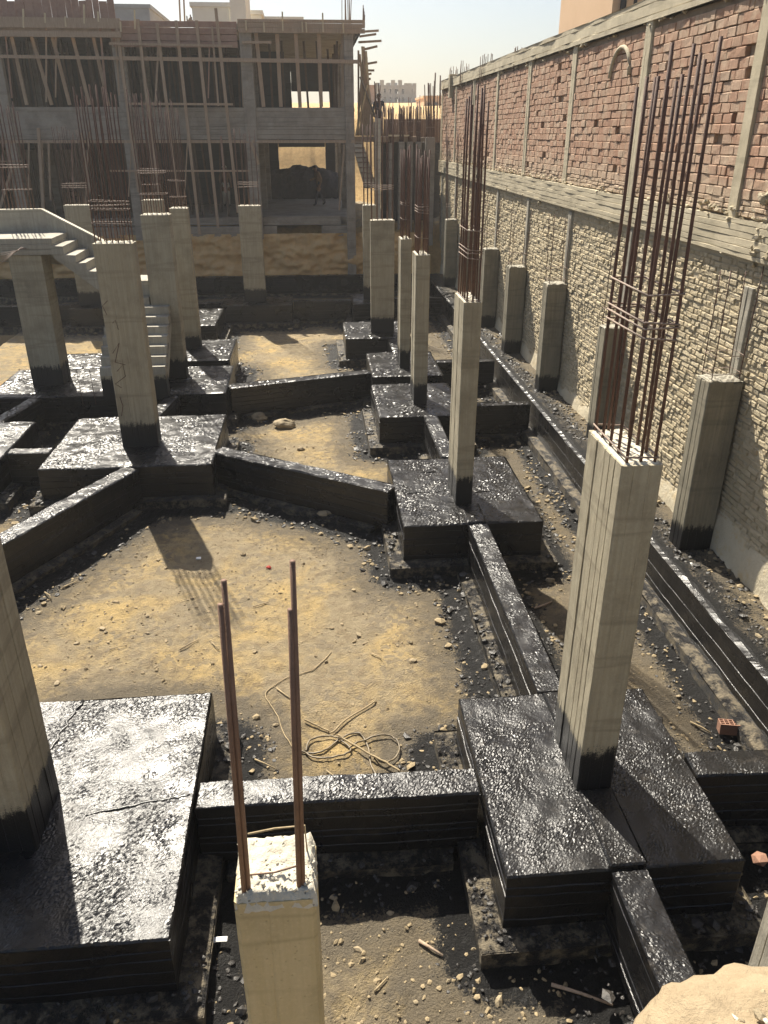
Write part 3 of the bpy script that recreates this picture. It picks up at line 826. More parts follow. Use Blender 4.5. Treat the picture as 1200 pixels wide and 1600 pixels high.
# ------------------------------------------------------------------ boundary wall on the right
WX = 5.14
bw = thing("brick_boundary_wall", "long two-tier brick wall with concrete frame along the right side", "wall", (5.4, 18, .5))
MB().box(5.20, 5.5, 4.0, 33.5, 4.69, 7.1).build("wall_core", mat_simple('mortar_core', (.26, .19, .13), (.36, .275, .19), 5, .95, .6, 30), bw)
MB().box(5.172, 5.5, 4.0, 33.5, .2, 4.28).build("wall_core", mat_simple('mortar_bed', (.42, .355, .245), (.52, .45, .32), 5, .95, 1.0, 30), bw)
block("upper_beam", bw, 5.29, 18.7, .40, 29.8, 7.10, 7.42, M['wallconc'], seed=81, board=.105, amp=.016, res=.3, topres=.3)
block("middle_beam", bw, 5.27, 18.7, .36, 29.8, 4.27, 4.70, M['wallconc'], seed=82, board=.07, amp=.012, res=.25, topres=.3, topamp=.02)
YP = [6.4, 9.9, 13.3, 16.95, 20.3, 23.7, 27.0, 30.3, 33.35]
for k, y in enumerate(YP):
    V, F = shaft_mesh(.24, .26, 2.5, 300 + k, amp=.012, groove=.02)
    add("wall_post", [v + Vector((WX + .10, y, 4.64)) for v in V], F, M['wallconc'], bw)
for k, y in enumerate((9.15, 13.05, 16.3, 19.6, 22.9, 26.3, 29.7, 32.9)):
    V, F = shaft_mesh(.20, .20, 3.72 - (.25 if k == 0 else 0), 320 + k, amp=.006, groove=.008)
    add("wall_rib", [v + Vector((WX + .075, y, .5)) for v in V], F, M['concrete'], bw)

def px_of(p):
    v = Vector(p) - Vector((0, 0, CAM_Z))
    hd = Vector((math.sin(YAW), math.cos(YAW), 0)); rt = Vector((math.cos(YAW), -math.sin(YAW), 0)); up = Vector((0, 0, 1))
    fw = hd * math.cos(PITCH) - up * math.sin(PITCH); cu = hd * math.sin(PITCH) + up * math.cos(PITCH)
    zz = v.dot(fw); return 600 + FOC * v.dot(rt) / zz, 800 - FOC * v.dot(cu) / zz

def brick_verts(x, y0, y1, z0, z1, r, dep=.11, bev=.008, j=.004):
    q = lambda: r.uniform(-j, j)
    a = [(x + dep, y0, z0), (x + dep, y1, z0), (x + dep, y1, z1), (x + dep, y0, z1)]
    b = [(x + bev + q(), y0 + q(), z0 + q()), (x + bev + q(), y1 + q(), z0 + q()), (x + bev + q(), y1 + q(), z1 + q()), (x + bev + q(), y0 + q(), z1 + q())]
    c = [(x + q(), y0 + bev + q(), z0 + bev + q()), (x + q(), y1 - bev + q(), z0 + bev + q()), (x + q(), y1 - bev + q(), z1 - bev + q()), (x + q(), y0 + bev + q(), z1 - bev + q())]
    return a + b + c
BF = [(8, 11, 10, 9)] + [(4 + k, 8 + k, 8 + (k + 1) % 4, 4 + (k + 1) % 4) for k in range(4)] + [(k, 4 + k, 4 + (k + 1) % 4, (k + 1) % 4) for k in range(4)]
BF = [tuple(reversed(f)) for f in BF]

def set_tint(me, vals):
    at = me.attributes.new("tint", 'FLOAT', 'POINT'); at.data.foreach_set("value", np.array(vals, np.float32))

rb = random.Random(3)
red = []
for pa, pb in zip(YP[:-1], YP[1:]):
    ya, yb = pa + .13, pb - .13
    z = 4.71
    rows = [.064, .06, .066] + [.117] * 18
    for ri, hh in enumerate(rows):
        y = ya + rb.uniform(-.14, 0)
        while y < yb - .03:
            L = rb.choice((.245, .245, .245, .23, .12)) if ri > 2 else rb.uniform(.14, .25)
            y0, y1 = max(y, ya), min(y + L, yb)
            if y1 - y0 > .05 and not (rb.random() < .018 and ri > 2):
                red.append((y0, y1 - .006, z + rb.uniform(-.004, .004), min(z + hh - .007, 7.10), ri))
            y += L
        z += hh + rb.uniform(-.001, .001)
vis = []
for b in red:
    p = px_of((WX, (b[0] + b[1]) / 2, (b[2] + b[3]) / 2))
    vis.append((p[0] < 1204 and p[1] > -4 and b[4] > 2 and b[0] > 8.0, b[0]))
order = sorted([i for i in range(len(red)) if vis[i][0]], key=lambda i: red[i][0])[:300]
parts = set(order)
proto = []
for k in range(14):
    me = mesh("brick", [Vector(v) for v in brick_verts(0, -.5 * .236, .5 * .236, -.5 * .107, .5 * .107, rb)], BF, M['brick'])
    set_tint(me, [rb.random()] * 12); proto.append(me)
off = wloc(bw); V = []; F = []; T = []
for i, (y0, y1, z0, z1, ri) in enumerate(red):
    x = WX + rb.uniform(-.009, .009)
    if i in parts:
        o = bpy.data.objects.new("brick", proto[rb.randrange(14)]); COL.objects.link(o); o.parent = bw
        o.location = Vector((x, (y0 + y1) / 2, (z0 + z1) / 2)) - off
        o.scale = (1, (y1 - y0) / .236, (z1 - z0) / .107)
        o.rotation_euler = (rb.uniform(-.014, .014), 0, rb.uniform(-.03, .03))
    else:
        n = len(V); V += brick_verts(x, y0, y1, z0, z1, rb); F += [tuple(n + q for q in f) for f in BF]; T += [rb.random()] * 12
o = add("far_bricks", V, F, M['brick'], bw); o["kind"] = "stuff"; set_tint(o.data, T)

V = []; F = []; T = []; z = .42; row = 0
while z < 4.24:
    hh = .074
    y = 5.0 + rb.uniform(0, .2)
    while y < 33.4:
        L = rb.choice((.115, .115, .125, .24, .235, .17))
        zz = z + .035 * float(vnoise(np.array([y * .35]), np.array([z * .5]), 77)[0]) + rb.uniform(-.006, .006)
        x = WX + .012 + rb.uniform(-.010, .010) + .022 * (float(vnoise(np.array([y * .9]), np.array([z * 1.4]), 78)[0]) - .5)
        if zz + hh < 4.27 and rb.random() > .008:
            n = len(V); V += brick_verts(x, y, y + L - rb.uniform(.008, .02), zz, zz + hh - rb.uniform(.007, .017), rb, .12, .010, .006)
            F += [tuple(n + q for q in f) for f in BF]; T += [rb.random()] * 12
        y += L
    z += hh; row += 1
o = add("lower_bricks", V, F, M['beige'], bw); o["kind"] = "stuff"; set_tint(o.data, T)

# mortar squeezed out and cement skim along the wall foot
V = []; F = []; ny_ = 220; nz_ = 12
for i in range(ny_ + 1):
    y = 5.5 + 27.5 * i / ny_
    top = .80 + .55 * (float(vnoise(np.array([y * .45]), np.array([2.0]), 5)[0])) * (1.0 if y < 12 else .45) + .18 * mnoise.noise((y * 2.3, 0, 0))
    for j in range(nz_ + 1):
        q = j / nz_; zz = .35 + (top - .35) * q
        x = WX - .022 + .05 * q ** 4 + .02 * mnoise.noise((y * 2.1, zz * 2.5, 0)) - .09 * (1 - q) ** 5
        V.append((x, y, zz))
for i in range(ny_):
    for j in range(nz_):
        a = i * (nz_ + 1) + j; F.append((a, a + 1, a + nz_ + 2, a + nz_ + 1))
add("cement_skim", V, F, M['skim'], bw, True)
m = MB(); r_ = random.Random(44)
for _ in range(420):
    y = r_.uniform(6.5, 30); m.rock((WX - .02 + r_.uniform(-.01, .03), y, r_.choice((4.70, 4.72, 4.28, 7.08)) + r_.uniform(-.06, .10)), r_.uniform(.02, .06), r_, .6)
for (px_, py_) in ((1185, 365), (1150, 395), (1195, 310), (1170, 310)):
    q = at_y(px_, py_, 9.0)
    for _ in range(12): m.rock((WX - .03, q.y + r_.uniform(-.25, .25), q.z + r_.uniform(-.05, .05)), r_.uniform(.03, .08), r_, .6)
o = m.build("mortar_lumps", M['beige'], bw); o["kind"] = "stuff"; set_tint(o.data, [.7] * len(o.data.vertices))
# little arch of spilled mortar high on the wall
arch = [Vector((WX - .012, 14.4 + .45 * math.cos(a), 6.45 + .42 * math.sin(a))) for a in np.linspace(0, math.pi, 14)]
o = MB().tube(arch, .035, 7).build("mortar_arch", M['wallconc'], bw, True)

CL = ["leftmost of the bar tufts standing above the wall top", "second bar tuft from the far end of the wall top", "third bar tuft above the wall top, widest", "bar tuft above the wall top nearest the tan building", "tall pair of bars where the wall top ends"]
for k, (pxa, pxb, pt, pb, Yk) in enumerate(((703, 717, 101, 122, 31.0), (719, 735, 94, 118, 29.0), (751, 772, 81, 106, 25.5), (804, 819, 71, 90, 22.0), (680, 690, 110, 150, 33.0))):
    a = at_y(pxa, pb, Yk); b = at_y(pxb, pt, Yk)
    t = thing("rebar_tuft", CL[k], "rebar", (a.x, Yk, a.z - .4), "bar tufts above the wall")
    if k == 0: MB().box(a.x, a.x + .22, Yk, Yk + .3, a.z - .6, a.z + .12).build("stub", M['wallconc'], t)
    for q in range(7 if k < 4 else 2):
        x = a.x + (b.x - a.x) * q / (6 if k < 4 else 1); h = (b.z - a.z) * rnd.uniform(.6, 1.0)
        MB().tube([(x, Yk + rnd.uniform(0, .25), a.z - .4), (x + rnd.uniform(-.03, .03), Yk + .1, a.z + h)], .012 if k < 4 else .03, 5).build("rebar", M['rustpale'], t, True)

# ------------------------------------------------------------------ unfinished building at the back
bb = thing("unfinished_building", "unfinished two-storey concrete frame across the back of the site", "building", (-5.5, 38, 2.5))
BY = 32.45
def slab(name, x0, x1, y0, y1, z0, z1, mat='darkconc', parent=bb, seed=0, board=.14, amp=.008):
    return block(name, parent, (x0 + x1) / 2, (y0 + y1) / 2, x1 - x0, y1 - y0, z0, z1, M[mat], seed=seed, board=board, amp=amp, res=.4, topres=.8)
slab("ground_floor_slab", -13.5, 1.75, 32.95, 46, 2.42, 2.70, seed=201)
slab("base_beam", -13.5, -1.30, 32.62, 32.93, 2.00, 2.40, seed=202); slab("base_beam", .42, 1.72, 32.62, 32.93, 2.00, 2.40, seed=203)
slab("base_step", -2.6, 1.2, 32.70, 33.1, 2.41, 2.74, seed=204)
slab("spandrel_beam", -13.5, 1.74, BY - .06, BY + .26, 5.42, 6.47, seed=205, board=.15, amp=.012)
slab("spandrel_edge_board", -13.5, 1.76, BY - .13, BY + .22, 5.30, 5.41, 'wood', seed=206, board=.12)
slab("first_floor_slab", -13.5, 1.73, BY + .28, 46, 6.18, 6.42, seed=207)
slab("roof_slab", -2.35, 2.05, BY - .12, 46, 8.86, 9.06, seed=208)
slab("roof_slab", -13.5, -2.37, BY - .05, 46, 8.70, 8.93, seed=209)
k = 0
for x, w_ in ((1.57, .33), (-2.03, .42), (-6.42, .40), (-10.6, .42)):
    for y in (BY + .02, 37.0, 41.3, 45.4):
        k += 1
        V, F = shaft_mesh(w_, .3, (8.9 if x > 1 and y < 33 else 6.9) - (.4 if (x > 1 and y < 33) else 0), 400 + k)
        z0 = .45 if x > 1 and y < 33 else 1.95
        V = [v + Vector((x, y + .0, z0)) for v in V]
        add("frame_column", V, F, M['darkconc'], bb)
for y in (37.0, 41.3):
    slab("cross_beam", -13.4, 1.7, y - .12, y + .12, 5.75, 6.17, seed=230 + int(y)); 
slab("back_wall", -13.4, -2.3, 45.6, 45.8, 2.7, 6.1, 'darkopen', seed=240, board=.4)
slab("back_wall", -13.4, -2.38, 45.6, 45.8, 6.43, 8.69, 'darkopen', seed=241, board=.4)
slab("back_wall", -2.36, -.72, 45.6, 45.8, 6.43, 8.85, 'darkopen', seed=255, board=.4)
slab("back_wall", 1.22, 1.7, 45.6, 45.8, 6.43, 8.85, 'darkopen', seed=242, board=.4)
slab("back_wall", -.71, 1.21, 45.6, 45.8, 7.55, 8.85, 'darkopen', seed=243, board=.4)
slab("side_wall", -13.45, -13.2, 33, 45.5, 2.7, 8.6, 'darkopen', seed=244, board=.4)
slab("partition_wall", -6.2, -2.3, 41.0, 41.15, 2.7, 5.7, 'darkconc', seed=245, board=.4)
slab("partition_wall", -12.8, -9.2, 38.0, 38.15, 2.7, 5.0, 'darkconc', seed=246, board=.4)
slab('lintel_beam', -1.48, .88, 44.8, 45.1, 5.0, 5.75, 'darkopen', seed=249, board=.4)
slab('dark_backing', -13.1, -2.4, 40.0, 40.15, 6.43, 8.69, 'darkopen', seed=252, board=.4)  # added dark sheets that deepen the interior shade behind the props
slab('dark_backing', -2.39, -.9, 40.0, 40.15, 6.43, 8.85, 'darkopen', seed=253, board=.4)
slab('dark_backing', -8.8, -2.6, 39.3, 39.45, 2.7, 5.7, 'darkopen', seed=254, board=.4)
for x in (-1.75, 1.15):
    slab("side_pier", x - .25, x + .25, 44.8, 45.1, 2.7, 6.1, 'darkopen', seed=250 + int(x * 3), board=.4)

fw_ = thing("timber_formwork", "timber props, rails and boards shoring the upper floor of the back building", "formwork", (-5.5, BY - .4, 2.0))
def prop(a, b, Ya=BY - .18, Yb=BY - .12, w=.095, mat='wood'):
    MB().beam(at_y(a[0], a[1], Ya), at_y(b[0], b[1], Yb), w, .09).build("prop", M[mat], fw_)
for k, (a, b) in enumerate([((15, 42), (42, 164)), ((45, 42), (81, 164)), ((78, 42), (109, 164)), ((110, 43), (140, 164)), ((143, 45), (170, 166)), ((-12, 42), (14, 164)),
             ((377, 53), (382, 167)), ((400, 52), (412, 167)), ((433, 53), (439, 167)), ((462, 53), (469, 168)), ((498, 53), (502, 167)), ((536, 53), (536, 167))]):
    prop(a, b, BY + .05, BY + .12, .13 if k > 5 else .11)
for k, (a, b) in enumerate([((182, 38), (217, 300)), ((215, 30), (247, 300)), ((245, 36), (278, 306)), ((275, 32), (312, 366)), ((307, 32), (341, 356)), ((337, 13), (372, 332)), ((60, 200), (68, 332)), ((392, 222), (404, 257))]):
    prop(a, b, BY - .28, BY - .20, .10)
for (a, b) in (((530, 328), (538, 226)), ((0, 325), (20, 258))):
    prop(a, b, BY - .05 if a[0] > 100 else BY - .3, BY + .02 if a[0] > 100 else BY - .3, .06)
r_ = random.Random(31)
for k in range(20):
    px_ = r_.uniform(0, 375); lo = r_.random() < .6
    MB().beam(at_y(px_, r_.uniform(295, 325) if lo else r_.uniform(150, 166), BY - .10), at_y(px_ + r_.uniform(-14, 6), r_.uniform(205, 225) if lo else r_.uniform(26, 60), BY - .16), r_.uniform(.04, .07), .05).build('prop', M['wood'] if k % 3 else M['woodred'], fw_)
def rail(a, b, Yr=BY - .30, h=.10, mat='wood'):
    MB().beam(at_y(a[0], a[1], Yr), at_y(b[0], b[1], Yr), .06, h).build("rail", M[mat], fw_)
rail((0, 88), (186, 91)); rail((182, 91), (560, 96.5), BY - .22, .12); rail((170, 68), (363, 72), BY - .36, .07); rail((200, 162), (364, 163), BY - .36, .07); rail((172, 267), (390, 267), BY - .36, .06); rail((0, 252), (33, 252), BY - .36, .05)
rail((378, 66), (424, 66), BY - .2, .08)
# edge boards of the roof shuttering
for j, (z0, z1) in enumerate(((8.78, 8.92), (8.93, 9.07), (9.08, 9.18))):
    MB().box(-2.25, 2.15, BY - .24 - .012 * j, BY - .18, z0, z1, .008).build("edge_board", M['wood'], fw_)
for j in range(4):
    MB().box(-6.55, -2.3, BY - .16 - .01 * (j % 2), BY - .11, 8.32 + .2 * j, 8.505 + .2 * j, .01).build("edge_board", M['woodred'], fw_)
for j, (z0, z1) in enumerate(((8.42, 8.60), (8.70, 9.0))):
    MB().box(-12.5, -6.2, BY - .45 + .1 * j, BY - .30 + .1 * j, z0 + .15, z1 + .15, .01).build("edge_board", M['wood'], fw_)
r_ = random.Random(8); x = -12.4
while x < -6.45:
    w2 = r_.uniform(.18, .3)
    MB().box(x, x + w2 - .012, BY - .08 + r_.uniform(-.01, .01), BY - .03, 9.05, 9.62 + r_.uniform(0, .25), .008).build("upright_board", M['woodred'], fw_)
    x += w2
for k, px_ in enumerate((36, 70, 102, 131, 153, 188, 210, 384, 412, 441, 472, 478, 504, 536)):
    y0 = (26 if px_ < 180 else 34 if px_ < 230 else 38) + r_.uniform(-6, 4)
    p = at_y(px_, y0 - (16 if k % 3 == 0 else 2), BY - .33); q = at_y(px_ + 1, y0 + 14, BY - .33)
    MB().beam(p, q, .05, .05).build("peg", M['woodpale'], fw_)
# inner props seen through the dark storey
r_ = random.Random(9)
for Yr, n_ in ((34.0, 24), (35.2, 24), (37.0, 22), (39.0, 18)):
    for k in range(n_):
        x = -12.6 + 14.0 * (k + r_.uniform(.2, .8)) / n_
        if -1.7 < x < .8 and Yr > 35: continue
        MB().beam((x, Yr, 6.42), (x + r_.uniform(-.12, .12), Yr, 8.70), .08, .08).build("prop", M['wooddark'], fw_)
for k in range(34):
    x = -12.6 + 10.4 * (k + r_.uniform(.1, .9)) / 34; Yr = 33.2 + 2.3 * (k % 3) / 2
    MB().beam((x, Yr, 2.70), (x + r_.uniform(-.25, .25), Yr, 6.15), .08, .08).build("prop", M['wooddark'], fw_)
# ragged outriggers and leaning planks at the right end
r_ = random.Random(10)
for (px_, py_, L) in ((560, 50, .75), (562, 57, .6), (560, 66, .85), (566, 78, .55), (560, 102, .7), (564, 110, .5), (566, 118, .35), (566, 127, .3)):
    p = at_y(px_, py_, BY + .3 + r_.uniform(0, 2)); MB().beam(p, p + Vector((L, r_.uniform(-.2, .2), r_.uniform(-.05, .12))), .09, .07).build("outrigger", M['wood'], fw_)
lp = thing("leaning_planks", "sheaf of planks leaning on the right end of the back building", "planks", (2.3, 33.2, 5.3))
for k in range(15):
    p = at_y(r_.uniform(560, 574), r_.uniform(70, 135), BY + .5); q = at_y(556 + k * 2.1, 212, BY + 1.0)
    MB().beam(q, p, .07, .04).build("plank", M['wood'] if k % 3 else M['woodpale'], lp)
MB().beam(at_y(563, 120, BY + .4), at_y(590, 192, BY + .9), .06, .05).build("plank", M['darkconc'], lp)
# roof bars
rt_ = thing("roof_rebar", "starter bars standing on the roof corner of the back building", "rebar", at_y(540, 40, 33.0), "roof bars of the back building")
for k in range(9):
    px_ = r_.uniform(533, 551); MB().tube([at_y(px_, 40, 33.0 + .05 * k), at_y(px_ + r_.uniform(-2, 2), r_.uniform(-30, 12), 33.0 + .05 * k)], .015, 5).build("rebar", M['rustpale'], rt_, True)
for k in range(4):
    px_ = 567 + k * .8; MB().tube([at_y(px_, 42, 33.5), at_y(px_ + .5, 8 + 5 * k, 33.5)], .02, 5).build("rebar", M['rustpale'], rt_, True)
rt_ = thing("roof_rebar", "pair of tall thick posts on the roof left of the white block", "rebar", at_y(284, 40, 34.0), "roof bars of the back building")
for px_ in (279, 286): MB().tube([at_y(px_ + 3, 40, 34.0), at_y(px_, -25, 34.0)], .03, 6).build("post", M['wood'], rt_, True)
rt_ = thing("roof_rebar", "short bars and timber ends on the roof before the white block", "rebar", at_y(297, 40, 33.4), "roof bars of the back building")
for k in range(6): MB().tube([at_y(293 + k * 1.6, 42, 33.4), at_y(292 + k * 1.8, r_.uniform(20, 32), 33.4)], .025, 5).build("stub", M['wood'], rt_, True)

# right-hand deck, its shuttered columns and their bars
dk = thing("shuttered_deck", "low timber deck edge between the back building and the wall", "formwork", (3.3, 33.3, 2.4))
a, b = at_y(553, 222, 33.2), at_y(656, 213, 33.2)
MB().box(a.x, b.x, 33.2, 33.5, a.z, b.z, .01).build("deck_beam", M['wood'], dk)
MB().box(a.x + 1.3, a.x + 2.1, 33.0, 33.3, b.z, b.z + .05, .01).build("deck_board", M['woodpale'], dk)
MB().box(a.x + 1.2, b.x + .3, 33.5, 39, a.z, b.z - .05, .01).build("deck_slab", M['darkconc'], dk)
FC = ["pale mottled post left of the shuttered columns", "first shuttered column right of the mottled post", "second shuttered column under the deck", "third shuttered column under the deck", "shuttered column standing in the wall corner", "slim dark post between shuttered columns"]
for k, (pa, pb, pt, Yk, mt) in enumerate(((586, 595, 185, 32.9, 'paleconc'), (623, 632, 222, 32.95, 'wood'), (636, 645, 222, 33.0, 'wood'), (650, 658, 222, 33.05, 'wood'), (665, 679, 215, 32.7, 'darkconc'), (608, 613, 224, 33.0, 'darkconc'))):
    xa, xb = at_y(pa, 260, Yk).x, at_y(pb, 260, Yk).x; zt = at_y(pa, pt, Yk).z
    t = column(xa, xb, Yk, Yk + .3, 1.6, zt, FC[k], (4, 2) if k else (2, 2), 1.25 if k not in (4,) else 1.9, .017, (.35, .7), 60 + k, mat='darkconc' if mt == 'wood' else mt, group="shuttered columns beside the wall", cap='darkconc', lean=.16)
tb = thing("rebar_thicket", "dense thicket of rusty starter bars beside the end of the wall", "rebar", at_y(640, 215, 33.6))
for k in range(46):
    px_ = 590 + 100 * (k + r_.random()) / 46; Yk = r_.uniform(33.5, 35.5)
    zt = r_.choice((190, 178, 172, 166, 160, 152)) - max(0, (px_ - 650)) * .55
    p = at_y(px_, 224, Yk); q = at_y(px_ + r_.uniform(-2, 2), zt, Yk)
    MB().tube([p, (p + q) / 2 + Vector((r_.uniform(-.02, .02), 0, 0)), q], .014, 5).build("rebar", M['rust'] if k % 5 else M['rustpale'], tb, True)
_a, _b = at_y(600, 214, 36.4), at_y(694, 186, 36.4)
bk = thing('block_wall', 'brown unfinished block wall behind the thicket of starter bars', 'wall', (_a.x, 36.4, _a.z))
block('masonry', bk, (_a.x + _b.x) / 2, 36.5, _b.x - _a.x, .25, _a.z - .6, _b.z, mat_simple('brown_block', (.17, .115, .08), (.26, .18, .13), 3, .95, .8, 20), seed=270, board=.2, amp=.015, res=.35, topres=.3, topamp=.05)
rp = thing("plank_ramp", "sunlit cleated plank ramp beside the back building", "ramp", (2.2, 36, 2.6))
a, b = at_y(558, 222, 38.5), at_y(579, 293, 34.0)
MB().beam(a, b, .48, .06).build("ramp_board", M['woodpale'], rp)
for k in range(9):
    p = a + (b - a) * ((k + .5) / 9) + Vector((0, 0, .05)); MB().beam(p - Vector((.24, 0, 0)), p + Vector((.24, 0, 0)), .05, .04).build("cleat", M['wood'], rp)
slab('dark_backdrop', 3.0, 5.6, 35.6, 35.8, 1.5, at_y(600, 222, 35.5).z, 'darkopen', dk, 260, .4)  # added dark sheet standing in for the shadow below the deck
# heap inside the building
V = []; F = []; n = 40
for j in range(13):
    for i in range(n + 1):
        u, v = i / n, j / 12
        x = -2.3 + 4.0 * u; y = 42.3 + 2.6 * v
        z = 2.66 + 1.45 * abs(math.sin(math.pi * min(1, u))) ** .18 * math.sin(math.pi * v) ** .6 + .22 * mnoise.noise((x * 2, y * 2, 0)) + .1 * mnoise.noise((x * 6, y * 6, 2))
        V.append((x, y, max(z, 2.66)))
for j in range(12):
    for i in range(n): a = j * (n + 1) + i; F.append((a, a + 1, a + n + 2, a + n + 1))
tag(add("spoil_heap", V, F, M['sacks'], loc=(-.2, 43.6, 2.66)), "dark spoil heap inside the back building behind the workers", "heap")

# ------------------------------------------------------------------ buildings beyond
def far_building(label, pa, pb, ptop, pbot, Yk, depth, mat, wins=(), name="distant_building", roof=None):
    a = at_y(pa, pbot, Yk); b = at_y(pb, ptop, Yk)
    t = thing(name, label, "building", (a.x, Yk, a.z), "buildings beyond the site")
    MB().box(a.x, b.x, Yk, Yk + depth, a.z - 1, b.z).build("wall", M[mat], t)
    MB().box(a.x - .12, b.x + .12, Yk - .12, Yk + depth + .1, b.z + .002, b.z + .25).build("parapet", M[mat], t)
    for (wa, wb, wt, wbm) in wins:
        p, q = at_y(wa, wbm, Yk - .03), at_y(wb, wt, Yk - .03)
        f = MB().box(p.x, q.x, Yk - .05, Yk + .02, p.z, q.z).build("window", M['darkopen'], t)
        MB().box(p.x - .1, q.x + .1, Yk - .12, Yk - .055, p.z - .12, p.z - .01).build("sill", M[mat], f)
    return t
far_building("white block with a corner post above the back building roof", 303, 357, 11, 50, 62, 9, 'whitebld')
far_building("tall pale stair tower rising out of the top edge", 362, 381, -30, 50, 58, 5, 'whitebld')
far_building("low pale parapet right of the stair tower", 383, 408, 23, 50, 64, 8, 'whitebld')
far_building("long low pale roofline above the back building", 408, 472, 33, 50, 66, 8, 'whitebld')
far_building("grey building with a cut corner above the formwork", 168, 233, 13, 50, 70, 10, 'greybld')
far_building("reddish building at the left end of the skyline", 572, 585, 136, 172, 120, 9, 'woodred', ((574.5, 578, 142, 147), (574.5, 578, 154, 160)))
far_building("beige house roof peeping behind the wall bars", 662, 690, 153, 182, 110, 8, 'tanbld', ((668, 672, 160, 166), (679, 683, 160, 166)))
_bx = at_y(945, 120, 24).x
tbd = far_building("tan rendered building rising behind the brick wall", 945, 1180, -170, 120, 24, _bx / at_y(872, 60, 1).x - 24, 'tanbld')
p, q = at_y(965, 40, 24), at_y(1000, -60, 24)
f = MB().box(p.x, q.x, 23.86, 23.97, p.z - .3, q.z).build("window", M['darkopen'], tbd)
MB().box(p.x + .12, q.x - .12, 23.80, 23.855, p.z - .2, q.z - .1).build("shutter", M['tanbld'], f)
ff = thing("concrete_frame_building", "distant unfinished grey concrete frame on the skyline", "building", at_y(618, 168, 160), "buildings beyond the site")
Yk = 160
for row, (pt, pb) in enumerate(((139, 136.5), (152, 149.5), (167, 164.5))):
    a = at_y(588, pt, Yk); b = at_y(648, pb, Yk); MB().box(a.x, b.x, Yk, Yk + 9, a.z, b.z + .3).build("slab", M['greybld'], ff)
for k, px_ in enumerate((589, 597, 606, 614, 625, 634, 640, 647)):
    for yy in (0, 8.4):
        a = at_y(px_, 170, Yk); b = at_y(px_, 125 if k in (1, 3, 4) else 130, Yk); MB().box(a.x - .35, a.x + .35, Yk + .02 + yy, Yk + .6 + yy, a.z, b.z).build("frame_column", M['greybld'], ff)
for (pa, pb, pt, pb2) in ((588, 600, 139, 152), (612, 622, 141, 152), (626, 648, 139, 152), (588, 618, 155, 166), (588, 648, 131, 134)):
    a, b = at_y(pa, pb2, Yk), at_y(pb, pt, Yk); MB().box(a.x, b.x, Yk + 4, Yk + 4.3, a.z, b.z).build("infill_wall", M['greybld'], ff)
